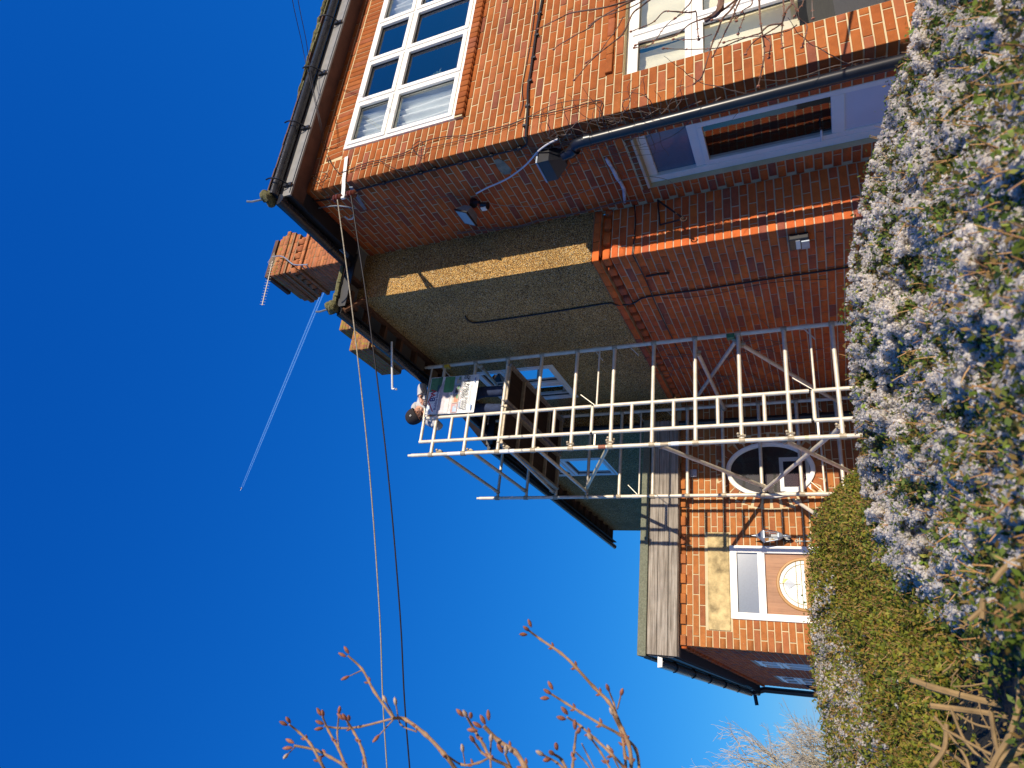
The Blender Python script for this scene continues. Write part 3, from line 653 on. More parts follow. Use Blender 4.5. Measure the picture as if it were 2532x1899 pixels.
c2 = chimney('chimney', 'second low chimney with stepped mossy courses', 5.95, 6.4, 9.55, 10.7, 7, [(7.0, 7.9, -.05), (7.9, 8.02, .0), (8.02, 8.2, -.03), (8.2, 8.4, .04), (8.4, 8.7, .02)], M['brick_moss'], house)
MB().tube([(6.2, 9.9, 8.7), (6.2, 9.9, 8.8)], .13, 12).build('chimney_pot', M['tile'], c2, smooth=True)

# tv aerial clamped to the tall chimney
ae = empty('television_aerial', (7.45, 8.45, 9.3)); tag(ae, 'silver television aerial on a crooked mast clamped to the tall chimney', 'aerial')
mp = [at(1, 8.4, *q) for q in ((761, 654), (745, 655), (732, 655), (722, 652), (709, 641), (700, 635), (689, 633), (673, 635))]
MB().tube(smooth_path(mp, 4), .013, 8).build('mast', M['tin'], ae, smooth=True)
MB().tube([at(1, 8.4, 745, 655), at(1, 8.55, 752, 664)], .014, 6).tube([at(1, 8.4, 757, 655), at(1, 8.55, 764, 664)], .014, 6).build('clamp', M['alu_dull'], ae)
t0, t1 = at(1, 8.35, 674, 646), at(1, 8.35, 648, 755); MB().tube([t0, t1], .010, 6).build('boom', M['alu'], ae)
mb = MB()
for k in range(16):
    c = t0.lerp(t1, .08 + .9 * k / 15); w = Vector((0.12, .0, .55)).normalized() * .075; mb.tube([c - w, c + w], .0028, 4)
mb.build('directors', M['alu'], ae)
mb = MB()
for k in range(7): c = t0 + Vector((.0, -.12 + k * .04, -.07 + k * .025)); mb.tube([c + Vector((-.12, 0, .05)), c + Vector((.12, 0, -.05))], .004, 4)
mb.build('reflector', M['alu'], ae)

# ------------------------------------------------------------------ the low extension with the front door
ext = empty('porch_extension', (.75, YE, ZG)); tag(ext, 'single storey brick extension with weathered fascia boards, brown front door and oval window', 'extension')
EB = M['brick_pale']; xL = .75
dw = (1.12, 2.06, -1.0, 1.285); ov = (3.105, .725, .40, .575)        # door opening; oval centre and half axes
ef = panel('front_wall', M['mortar'], ext, 'F', YE + MI, xL + MI, XP + .02, ZG, 2.12, [dw], .1)
el = panel('end_wall', M['mortar_grey'], ext, 'S', xL + MI, YE + MI, 19.3, ZG, 2.2, [(11.15, 12.3, -.8, 1.22), (14.7, 16.9, -.8, 1.22)], .1)
lin = (.965, 2.235, 1.292, 1.572)
courses(ext, ef, EB, 'F', YE, xL, XP, 1.855, ZG, [(dw[0], dw[1], -2, 1.29), (lin[0], lin[1], lin[2] - .01, lin[3] + .005)], [(ov[0], ov[1], ov[2] + .15, ov[3] + .13)], parity=0, H=.0835, L=.262)
courses(ext, el, M['brick_lifted'], 'S', xL, YE, 19.3, 1.855, ZG, [(11.1, 12.35, -.9, 1.25), (14.65, 16.95, -.9, 1.25)], parity=1, cmt=EB, H=.0835, L=.262)
for face, cc, a, b, wl, mt in (('F', YE, xL, XP, ef, EB), ('S', xL, YE, 19.3, el, M['brick_lifted'])):
    u = a
    while u < b:
        brick(ext, wl, mt, face, cc, u + .065, 1.893, .125, .07, .1, proud=.035); u += .262
    u = a + .131
    while u < b: brick(ext, wl, mt, face, cc, u + .065, 1.893, .125, .07, .05, proud=.0); u += .262
if True:                                                     # ring of bricks round the oval window
    n = 34
    for k in range(n):
        an = 2 * math.pi * (k + .5) / n; A, B = ov[2] + .072, ov[3] + .068; uu, zz = ov[0] + A * math.cos(an), ov[1] + B * math.sin(an)
        nx, nz = math.cos(an) / A, math.sin(an) / B; roll = math.atan2(nx, nz)
        brick(ext, ef, EB, 'F', YE, uu, zz, .082, .125, .02, roll=roll)
mb = MB(); n = 56
def ell(s, k, d): an = 2 * math.pi * k / n; return (ov[0] + (ov[2] - s) * math.cos(an), YE + d, ov[1] + (ov[3] - s) * math.sin(an))
for k in range(n):
    prof = [(0, .01), (0, -.03), (.02, -.035), (.05, -.03), (.062, -.012), (.062, .03)]
    for (s0, d0), (s1, d1) in zip(prof, prof[1:]): mb.quad(ell(s0, k, d0), ell(s0, k + 1, d0), ell(s1, k + 1, d1), ell(s1, k, d1))
ow = mb.build('oval_window', M['pvcw'], ext, smooth=True)
g = MB(); g.poly([ell(.055, k, -.002) for k in range(n)]); g.build('pane', M['glass_oval'], ow)
# the wall sheet behind the oval is covered by a dark room front
g = MB(); g.poly([ell(.05, k, .0042) for k in range(n)]); g.build('interior', M['room2'], ow)
mb = MB(); mb.box(2.80, 3.28, YE + .0015, YE + .0035, .22, .60); mb.build('inner_window', M['white'], ow)
mb = MB(); mb.box(2.86, 3.22, YE - .0005, YE + .0010, .27, .55); mb.build('inner_pane', M['room'], ow)
mb = MB(); fbox(mb, 'F', YE, *lin, -.012, .05); li = mb.build('stone_lintel', M['stone'], ext, bevel=.012)
# fascia: three boards, felt edge
zz = [1.945, 2.075, 2.215, 2.345]
for i in range(3):
    MB().box(.60, 3.87, YE - .13 - .002 * i, YE - .10, zz[i] + .003, zz[i + 1] - .002).build('fascia_board', M['old_wood'], ext, bevel=.004)
MB().box(.60, 3.87, YE - .10, YE + .02, 1.94, 1.952).build('fascia_soffit', M['old_wood'], ext)
MB().box(.57, 2.4, YE - .16, YE + .1, 2.35, 2.465).build('felt_edge', M['felt'], ext, bevel=.008)
MB().box(2.402, 3.89, YE - .158, YE + .1, 2.352, 2.462).build('felt_edge', M['felt'], ext, bevel=.008)
MB().box(.56, XQ - .01, YE + .101, 19.4, 2.33, 2.44).build('flat_roof', M['felt'], ext)
# gutter side of the extension
MB().box(.585, .605, YE - .09, 19.4, 2.0, 2.33).build('side_fascia', M['black_wood'], ext)
MB().box(.606, .76, YE - .08, 19.4, 1.985, 2.0).build('side_soffit', M['black_wood'], ext)
ge = gutter((.515, YE - .12, 2.20), (.515, 18.6, 2.13), .066, ext, M['gutter'], straps=(.9, 2.2, 3.6, 5.2, 7.0), out=Vector((-1, 0, 0)))
MB().quad((.45, YE - .121, 2.20), (.58, YE - .121, 2.20), (.57, YE - .121, 2.14), (.46, YE - .121, 2.14)).build('stop_end', M['white'], ge)
sp = MB().tube([(.55, 18.7, 2.05), (.55, 19.6, 2.05)], .05, 8).tube([(.60, 19.6, 2.1), (.66, 19.6, 1.9), (.66, 19.6, -1.5)], .075, 10).build('soil_pipe', M['black'], ext, smooth=True)
MB().tube([(.9, 19.6, 2.2), (.28, 19.6, 2.1)], .045, 8).build('pipe_arm', M['black'], sp, smooth=True)
MB().tube([(.62, 17.2, .55), (.8, 17.2, .9)], .03, 6).build('pipe_arm', M['black'], sp, smooth=True)
window(ext, 'S', xL, 11.15, 12.3, -.8, 1.22, [11.7], [.85], d0=.01, fw=.06, sash=.05)
window(ext, 'S', xL, 14.7, 16.9, -.8, 1.22, [15.8], [.85], d0=.01, fw=.06, sash=.05)
# front door set
fd = empty('front_door', (1.59, YE, -1.0)); put(fd, ext)
mb = MB(); Bx = lambda a, b, e, f, p, q: fbox(mb, 'F', YE, a, b, e, f, p, q)
Bx(dw[0], dw[0] + .085, -1.0, 1.285, -.015, .06); Bx(dw[1] - .095, dw[1], -1.0, 1.285, -.015, .06); Bx(dw[0] + .085, dw[1] - .095, 1.195, 1.285, -.015, .055); Bx(dw[0] + .085, dw[1] - .095, .845, .935, -.014, .055)
mb.build('door_frame', M['pvcw'], fd, bevel=.005)
g = MB(); fbox(g, 'F', YE, dw[0] + .085, dw[1] - .095, .935, 1.195, .02, .025); g.build('fan_pane', M['obscure'], fd)
lx0, lx1 = dw[0] + .088, dw[1] - .098
leaf = fbox(MB(), 'F', YE, lx0, lx1, -.98, .842, .022, .055).build('door_leaf', M['door_wood'], fd, bevel=.003)
cx, cz, R1, RZ = 1.587, .375, .335, .345
mb = MB(); n = 28; hp = lambda s, k, d: (cx - (R1 - s) * math.cos(math.pi * k / n), YE + d, cz + (RZ - s) * math.sin(math.pi * k / n))
for k in range(n):
    for (s0, d0), (s1, d1) in zip([(0, .022), (.008, .006), (.03, .004), (.04, .018)], [(.008, .006), (.03, .004), (.04, .018), (.042, .03)]): mb.quad(hp(s0, k, d0), hp(s0, k + 1, d0), hp(s1, k + 1, d1), hp(s1, k, d1))
mb.box(cx - R1, cx + R1, YE + .005, YE + .022, cz - .04, cz); mb.build('half_moon_moulding', M['ochre'], leaf, smooth=True)
g = MB(); g.poly([hp(.04, k, .016) for k in range(n + 1)]); g.build('half_moon_pane', M['stained'], leaf)
mb = MB()
for r in (.085,): mb.tube([hp(r, k, .012) for k in range(n + 1)], .003, 4)
for pts in (((cx, .06), (cx, .30)), ((cx - .3, .10), (cx + .3, .10)),): mb.tube([(pts[0][0], YE + .012, cz + pts[0][1]), (pts[1][0], YE + .012, cz + pts[1][1])], .003, 4)
mb.tube([(cx - .3, YE + .012, cz + .04), (cx + .3, YE + .012, cz + .04)], .003, 4); mb.build('cames', M['cames'], leaf)
mb = MB(); mb.poly([(cx, YE + .010, cz + .25), (cx + .06, YE + .010, cz + .19), (cx, YE + .010, cz + .11), (cx - .06, YE + .010, cz + .19)]); mb.build('diamond_bevel', M['gemA'], leaf)
mb = MB(); mb.poly([(cx + .01, YE + .009, cz + .255), (cx + .065, YE + .009, cz + .2), (cx + .06, YE + .009, cz + .24), (cx + .02, YE + .009, cz + .275)]); mb.build('amber_bevel', M['cames'], leaf)
# lantern and anchor beside the door
la = empty('wall_lantern', (2.16, YE, .55)); tag(la, 'grey glazed coach lantern on a curved arm beside the brown front door', 'lantern')
lx, ly = 2.165, YE - .14
mb = MB(); ring = lambda z, r: [(lx + r * math.cos(math.pi * k / 3), ly + r * math.sin(math.pi * k / 3), z) for k in range(6)]
def loft(mb, rings):
    for a, b in zip(rings, rings[1:]):
        for k in range(len(a)): mb.quad(a[k], a[(k + 1) % len(a)], b[(k + 1) % len(b)], b[k])
loft(mb, [ring(.98, .004), ring(.93, .012), ring(.90, .03), ring(.83, .095), ring(.815, .095)]); mb.build('lantern_cap', M['tin'], la)
mb = MB(); loft(mb, [ring(.66, .05), ring(.64, .055), ring(.60, .03), ring(.59, .005)]); mb.build('lantern_base', M['tin'], la)
mb = MB()
for k in range(6): mb.tube([ring(.82, .085)[k], ring(.655, .052)[k]], .005, 4)
mb.build('lantern_bars', M['tin'], la)
g = MB(); loft(g, [ring(.818, .082), ring(.658, .05)]); g.build('lantern_glass', M['glass'], la)
MB().tube([(lx, ly, .66), (lx, ly, .74)], .02, 8).build('bulb_holder', M['white'], la)
MB().tube(smooth_path([(lx, ly, .60), (lx, ly - .01, .55), (lx, ly + .04, .51), (lx, YE - .02, .54)]), .013, 8).build('arm', M['tin'], la, smooth=True)
MB().tube([(lx, YE - .03, .56), (lx, YE, .56)], .055, 6).build('backplate', M['black'], la)
an = empty('anchor_plaque', (2.13, YE, .3)); tag(an, 'small pale metal anchor hung on the brick wall below the lantern', 'plaque')
ax_, ay = 2.13, YE - .012
MB().tube([(ax_, ay, .43), (ax_, ay, .28)], .008, 6).tube([(ax_ - .045, ay, .405), (ax_ + .045, ay, .405)], .007, 6).tube([(ax_ + .085 * math.sin(t), ay, .355 - .085 * math.cos(t)) for t in np.linspace(-1.25, 1.25, 13)], .009, 6).tube([(ax_ + .014 * math.cos(t), ay, .445 + .014 * math.sin(t)) for t in np.linspace(0, 6.28, 10)], .005, 5).build('anchor', M['anchor'], an)
jb = fbox(MB(), 'F', YE, 3.02, 3.13, 1.70, 1.80, -.05, 0).build('junction_box', M['tin'], None, bevel=.004); tag(jb, 'small grey junction box on the brick wall above the oval window', 'electrical box')

# ------------------------------------------------------------------ fixtures and cables on the main house
fl = empty('flood_light', (XA, 5.05, 3.35)); tag(fl, 'black flood light with pale blue glass and motion sensor on the shaded brick side wall', 'flood light')
Mx = Matrix.Translation((XA - .13, 5.10, 3.40)) @ Matrix.Rotation(rad(25), 4, 'Y')
mb = MB(); 
fr = [Mx @ Vector(p) for p in ((-.06, -.12, -.085), (-.06, .12, -.085), (-.06, .12, .085), (-.06, -.12, .085))]; bk = [Mx @ Vector(p) for p in ((.05, -.07, -.05), (.05, .07, -.05), (.05, .07, .05), (.05, -.07, .05))]
for i in range(4): mb.quad(fr[i], fr[(i + 1) % 4], bk[(i + 1) % 4], bk[i])
mb.poly(bk); mb.build('housing', M['tin'], fl)
mb = MB(); mb.box(-.07, -.055, -.13, .13, -.095, .095, Mx); mb.build('rim', M['black'], fl)
mb = MB(); mb.box(-.073, -.069, -.11, .11, -.078, .078, Mx); mb.build('lamp_glass', M['lens'], fl)
MB().tube([(XA, 5.06, 3.33), (XA - .07, 5.06, 3.33)], .045, 10).tube([(XA - .06, 5.02, 3.30), (XA - .10, 5.0, 3.22)], .02, 6).build('bracket', M['black'], fl)
MB().tube([(XA - .10, 5.06, 3.22), (XA - .12, 5.06, 3.14)], .04, 10).build('sensor', M['black'], fl, smooth=True)
mb = MB(); mb.box(XA - .165, XA - .15, 5.03, 5.08, 3.15, 3.21); mb.build('sensor_window', M['pir'], fl)
sl = empty('security_light', (XP, 5.86, .06)); tag(sl, 'small square lamp with a white bar, low on the shaded bay wall', 'wall lamp')
mb = MB(); mb.box(XP - .07, XP, 5.76, 5.94, -.02, .16); mb.build('lamp_body', M['black'], sl, bevel=.01)
mb = MB(); mb.box(XP - .075, XP - .071, 5.78, 5.92, .06, .10); mb.build('lens_bar', M['pir'], sl)
mb = MB(); mb.box(XP - .09, XP - .071, 5.79, 5.91, -.02, .05); mb.build('lens_cover', M['tin'], sl)
def cable(name, pts, r, mt, label, cat='cable', k=6, group=None, parts=None):
    o = MB().tube(smooth_path(pts, k), r, 7).build(name, mt, None, smooth=True); tag(o, label, cat, group); return o
S_ = lambda x, y, off=.012: at(0, XA - off, x, y)
F_ = lambda x, y, off=.012: at(1, YF - off, x, y)
PS_ = lambda x, y, off=.04: at(0, XP - off, x, y)
cable('white_cable', [S_(1379, 344, .05), S_(1355, 356, .07), S_(1330, 375, .06), S_(1300, 408, .05), S_(1265, 435, .04), S_(1238, 450, .03), S_(1205, 464, .03), S_(1177, 479, .04)], .009, M['white_cable'], 'white cable curving down the side wall from the flood light to the hopper')
cable('corner_cable', [S_(760, 500), S_(830, 489, .02), S_(880, 471, .015), S_(949, 453, .015), S_(1040, 428, .015), S_(1139, 403, .015), S_(1220, 383, .015), S_(1290, 365, .015), S_(1303, 352, .02), at(1, YF - .02, 1300, 335)], .010, M['cable'], 'black cable bundle clipped down the brick side wall next to the corner')
for (x, y) in ((949, 453), (1040, 428), (1075, 418), (1139, 403), (1215, 384), (1285, 366)):
    p = S_(x, y, .02); c_ = MB().box(p.x - .012, p.x + .02, p.y - .015, p.y + .015, p.z - .02, p.z + .02).build('cable_clip', M['cable'], bpy.data.objects['corner_cable'])
cable('front_cable', [F_(1300, 340, .02), F_(1301, 320, .02), F_(1303, 300, .02), F_(1305, 258, .02), F_(1306, 215, .02), F_(1313, 170, .02), F_(1320, 120, .02), F_(1326, 80, .02), F_(1335, 30, .02), F_(1341, -5, .02), F_(1352, -80, .02)], .013, M['cable'], 'thick black cable running along the sunlit brick front below the upper window')
for i_, (x, y) in enumerate(((1333, 33), (1326, 87), (1318, 143), (1309, 200), (1303, 262), (1297, 310))):
    p = F_(x, y, .02); MB().box(p.x - .012, p.x + .012, p.y - .01, p.y + .012, p.z - .03, p.z + .02).build('cable_clip', M['cable'], bpy.data.objects['front_cable'])
cable('thin_wire', [F_(1324, 0), F_(1318, 60), F_(1312, 100), F_(1303, 150), F_(1291, 215), F_(1293, 255), F_(1284, 288)], .004, M['cable'], 'thin wire hanging across the brick front beside the thick black cable', 'wire')
cable('slack_wire', [F_(813, 395), F_(835, 425, .03), F_(850, 425, .03), F_(900, 405, .02), F_(945, 394, .02), F_(1000, 378, .02), F_(1050, 350, .03), F_(1100, 338, .02), F_(1150, 335, .02), F_(1200, 323, .02), F_(1260, 308, .02), F_(1305, 290, .02), F_(1330, 285, .02), F_(1400, 270, .02), F_(1482, 249, .02), F_(1484, 270, .03), F_(1480, 300, .02)], .0045, M['cable'], 'slack black wire trailing down the sunlit front near the corner', 'wire')
cable('slack_wire', [F_(845, 424, .02), F_(900, 412, .02), F_(980, 388, .02), F_(1060, 366, .02), F_(1150, 344, .02), F_(1240, 318, .02), F_(1300, 292, .02), F_(1360, 262, .04), F_(1420, 248, .05), F_(1482, 248, .02)], .003, M['cable'], 'fine wire looping above the slack black wire to the same fixing', 'wire')
cable('looped_wire', [F_(940, 397, .03), F_(965, 412, .06), F_(1000, 425, .07), F_(1025, 418, .07), F_(1040, 395, .06), F_(1042, 370, .05), F_(1045, 352, .04), F_(1035, 350, .04), F_(1020, 362, .03), F_(1028, 378, .03), F_(1045, 385, .03), F_(1062, 365, .03)], .0035, M['cable'], 'wire loop bulging over the corner above the flood light', 'wire')
cable('drop_wire', [at(1, 2.6, 705, -120), at(1, 3.2, 723, 0), at(1, 3.75, 745, 100), at(1, 3.95, 757, 160), at(1, 4.0, 775, 235), at(1, 4.08, 790, 305), F_(802, 370), F_(812, 402)], .004, M['cable'], 'left-hand black drop wire coming off the sky over the front gutter', 'wire')
cable('drop_wire', [at(1, 2.6, 722, -120), at(1, 3.2, 737, 0), at(1, 3.75, 757, 100), at(1, 3.95, 765, 160), at(1, 4.0, 778, 235), at(1, 4.08, 794, 305), F_(806, 368), F_(818, 400)], .004, M['cable'], 'right-hand black drop wire coming off the sky over the front gutter', 'wire')
cable('coiled_wire', [F_(770, 440), F_(790, 425, .05), F_(810, 432, .05), F_(800, 448, .03), F_(775, 455, .03), F_(765, 445, .02), F_(785, 438, .02), F_(795, 445, .03), F_(815, 420, .02)], .0035, M['cable'], 'small coil of wire under the soffit at the house corner', 'wire')
# bracket with two brown insulators, and the two overhead service cables
ib = empty('insulator_bracket', (4.88, 4.3, 4.6)); tag(ib, 'white steel bracket with two brown ceramic insulators at the house corner', 'bracket')
mb = MB(); b0, b1, b2 = F_(857, 388, .02), F_(850, 448, .02), Vector((4.40, 4.10, 4.29))
def strap(mb, a, b, w, t, up=Vector((0, 0, 1))):
    a, b = Vector(a), Vector(b); dr_ = (b - a).normalized(); s = up - dr_ * up.dot(dr_); s = s.normalized() * w; q = dr_.cross(s).normalized() * t
    for sg in (1,):
        P = [a - s - q, a + s - q, a + s + q, a - s + q, b - s - q, b + s - q, b + s + q, b - s + q]; n = len(mb.v); mb.v += [tuple(p) for p in P]
        mb.f += [tuple(n + i for i in f) for f in ((0, 1, 2, 3), (4, 7, 6, 5), (0, 4, 5, 1), (1, 5, 6, 2), (2, 6, 7, 3), (3, 7, 4, 0))]
strap(mb, b0, b1, .022, .005); strap(mb, b1, Vector((4.62, 4.18, 4.40)), .02, .005); strap(mb, (4.62, 4.18, 4.40), b2, .02, .005)
mb.build('arm', M['white'], ib)
mb = MB(); strap(mb, (4.60, 4.18, 4.30), S_(903, 517, .01), .018, .005); mb.build('stay', M['tin'], ib)
for nm, (zz0) in (('a', 4.36), ('b', 4.19)):
    c = Vector((4.40 if zz0 > 4.3 else 4.41, 4.10, zz0)); prof = [(-.062, .012), (-.055, .03), (-.045, .04), (-.03, .024), (-.018, .042), (-.004, .042), (.006, .024), (.02, .042), (.032, .042), (.045, .026), (.055, .018), (.062, .01)]
    mb = MB(); mb.tube([c + Vector((0, 0, z)) for z, r in prof], [r for z, r in prof], 14); mb.build('insulator', M['ceramic'], ib, smooth=True)
MB().tube([(4.40, 4.10, 4.10), (4.40, 4.10, 4.44)], .009, 8).build('spindle', M['iron'], ib)
mb = MB(); mb.tube([(4.39, 4.10, 4.26), (4.39, 4.10, 4.31)], .018, 8); mb.build('spindle_sleeve', M['white'], ib)
def service(c0, pend, r, mt, label):
    e = at(1, 6.0, *pend); d = e - c0; pts = [c0 + d * t + Vector((0, 0, -.10 * math.sin(math.pi * min(1, t)) if t <= 1 else 0)) for t in (0, .04, .1, .25, .5, .75, 1)] + [c0 + d * 1.6, c0 + d * 2.6]
    o = MB().tube(smooth_path(pts, 5), r, 8).build('service_cable', mt, None, smooth=True); tag(o, label, 'overhead cable', 'overhead cables from the corner bracket')
service(Vector((4.385, 4.08, 4.345)), (957, 1899), .0066, M['rope'], 'upper pale overhead cable strung from the higher insulator across the blue sky')
service(Vector((4.395, 4.08, 4.175)), (1013, 1899), .0072, M['cable'], 'lower dark overhead cable strung from the lower insulator across the blue sky')
cable('grey_conduit', [S_(775, 520, .02), S_(795, 513, .05), S_(830, 509, .08), S_(855, 511, .10), S_(880, 515, .06)], .008, M['tin'], 'short curved grey conduit between the eaves and the insulator bracket', 'conduit')
cable('hooked_cable', [S_(875, 530, .03), S_(872, 540, .06), S_(862, 542, .07), S_(852, 535, .06)], .009, M['white_cable'], 'small hooked pale cable end hanging under the insulators', 'cable end')
cable('wall_wire', [S_(775, 440, .0), S_(800, 468), S_(815, 490, .01), S_(825, 510, .01), S_(900, 520, .01), S_(940, 512, .02), S_(975, 505, .02), S_(1012, 511, .02), S_(1060, 495, .02), S_(1110, 485, .02), S_(1140, 487, .01)], .003, M['vine'], 'thin tan wire straying over the shaded side wall to the flood light', 'wire')
cable('tan_wire', [S_(1195, 498, .02), S_(1240, 508, .02), S_(1310, 510, .03), S_(1340, 503, .04), S_(1400, 488, .05), S_(1480, 462, .05), S_(1560, 440, .05), S_(1600, 436, .05), S_(1650, 445, .03), S_(1680, 468, .02)], .0035, M['rope'], 'sunlit tan wire strung across the side wall above the side door', 'wire')
cable('bay_cable', [PS_(1151, 782, .05), PS_(1153, 788, .05), PS_(1162, 795, .05), PS_(1180, 798), PS_(1240, 790), PS_(1330, 777), PS_(1420, 763), PS_(1503, 750), PS_(1520, 753), PS_(1540, 754, .02), PS_(1570, 748, .015), PS_(1601, 734, .015), PS_(1740, 715, .015), PS_(1900, 690, .015), PS_(2107, 659, .015), PS_(2300, 620, .015)], .0105, M['cable'], 'long black cable hooked at its top and running down the pebbledash bay')
cable('bay_wire', [PS_(1563, 628, .015), PS_(1580, 660, .015), PS_(1600, 700, .015), PS_(1625, 760, .015), PS_(1661, 834, .015), PS_(1690, 890, .015)], .006, M['cable'], 'thin black wire crossing the bay brickwork below the string course', 'wire')
cable('bay_front_wire', [at(1, YP - .02, 1548, 440), at(1, YP - .02, 1565, 490), at(1, YP - .02, 1571, 540), at(1, YP - .02, 1568, 590), at(1, YP - .02, 1563, 628)], .007, M['cable'], 'black wire running over the sunlit strip of bay brickwork', 'wire')
cable('thin_bay_wire', [PS_(1640, 738, .015), PS_(1750, 730, .015), PS_(1900, 700, .015), PS_(2050, 690, .015)], .003, M['cable'], 'hair-thin wire below the long black bay cable', 'wire')
bx = empty('basket_bracket', (4.8, YP, 1.4)); tag(bx, 'black iron hanging basket bracket on the bay brickwork beside the inner corner', 'bracket')
a, b, c = at(1, YP - .02, 1626, 495), at(1, YP - .25, 1691, 541), at(1, YP - .02, 1632, 556)
MB().tube([a, b], .010, 6).tube([c, b], .010, 6).tube([a, c], .008, 6).tube([b + Vector((.03 * math.cos(t), 0, .03 * math.sin(t))) for t in np.linspace(0, 5, 9)], .007, 5).build('scrolled_arm', M['iron'], bx, smooth=True)
io = MB().tube([at(0, XP - .02, 1598, 683), at(0, XP - .05, 1625, 678), at(0, XP - .02, 1655, 675)], .014, 6).build('wall_hook', M['iron']); tag(io, 'short rusty iron stay fixed flat on the bay side wall', 'iron hook')
pt = MB()
pt.poly([S_(x, y, .004) for x, y in ((1222, 396), (1232, 392), (1245, 398), (1255, 408), (1266, 420), (1262, 430), (1248, 432), (1236, 424), (1228, 412))]); tag(pt.build('cement_patch', M['plaster']), 'grey-green cement patch smeared on the shaded brick side wall', 'patch')
wr = MB().tube([S_(x, y, .03) for x, y in ((1498, 391), (1504, 400), (1512, 413), (1520, 427), (1526, 440), (1535, 452), (1543, 468), (1545, 500))], [.012, .02, .017, .022, .02, .018, .02, .016], 8).build('white_ridge', M['lead_paint']); tag(wr, 'flaking white painted ridge on the side wall above the side door', 'trim strip')
# dead climbing stems
cl = empty('dead_climber', (4.9, 4.8, 1.0)); tag(cl, 'dead brown climbing plant stems matted behind the downpipe and hopper', 'climbing plant')
mb = MB()
def wander(mb, start, dirn, n, step, r0, plane, val, spread=.5):
    u, z = start; a = dirn; pts = []
    for i in range(n):
        off = .02 + .03 * abs(noise.noise(Vector((u * 5, z * 5, i * .1))))
        pts.append((u, val - off, z) if plane == 'F' else (val - off, u, z)); a += U(-spread, spread); u += math.cos(a) * step; z += math.sin(a) * step
    mb.tube(pts, [r0 * (1 - .7 * i / n) for i in range(n)], 4)
for i in range(52): wander(mb, (U(4.42, 4.62), U(1.0, 2.2)), U(0, 6.28) if i % 3 else U(1.2, 1.9), 16, .035, .0045, 'S', XA, .45)
for i in range(26): wander(mb, (U(4.6, 5.0), U(1.5, 2.1)), U(0, 6.28), 14, .035, .003, 'S', XA, .5)
for i in range(10): wander(mb, (U(4.42, 4.56), U(-.9, 1.2)), U(1.2, 2.0), 24, .04, .006, 'S', XA, .25)
mb.build('stems', M['vine'], cl)['kind'] = 'stuff'
cl2 = empty('dead_creeper', (4.9, 5.6, 2)); tag(cl2, 'thin silvery creeper stems following the inner corner beside the pebbledash', 'climbing plant')
mb = MB()
for i in range(4):
    pts = [at(0, XA - .03 - .01 * i, x, y + U(-4, 4)) for x, y in ((1130, 575), (1180, 570), (1230, 565), (1290, 560), (1340, 545), (1400, 533), (1450, 520), (1500, 508), (1545, 500), (1590, 492))]
    mb.tube(smooth_path(pts, 4), .005 - .0008 * i, 5)
for i in range(14):
    p = at(0, XA - .04, U(1200, 1560), U(500, 560)); q = p + Vector((-.02, U(-.15, .15), U(-.15, .15))); mb.tube([p, (p + q) / 2 + Vector((0, .02, .02)), q], .0025, 4)
mb.build('stems', M['vine'], cl2)['kind'] = 'stuff'
cl3 = empty('bay_creeper', (4.2, 8, 1)); tag(cl3, 'dark leafless creeper spread over the bay brickwork behind the scaffold', 'climbing plant')
mb = MB()
for i in range(46): wander(mb, (U(7.6, 9.2), U(.3, 1.9)), U(0, 6.28), 16, .06, .005, 'S', XP, .4)
mb.build('stems', M['vine'], cl3)['kind'] = 'stuff'

flush_bricks()

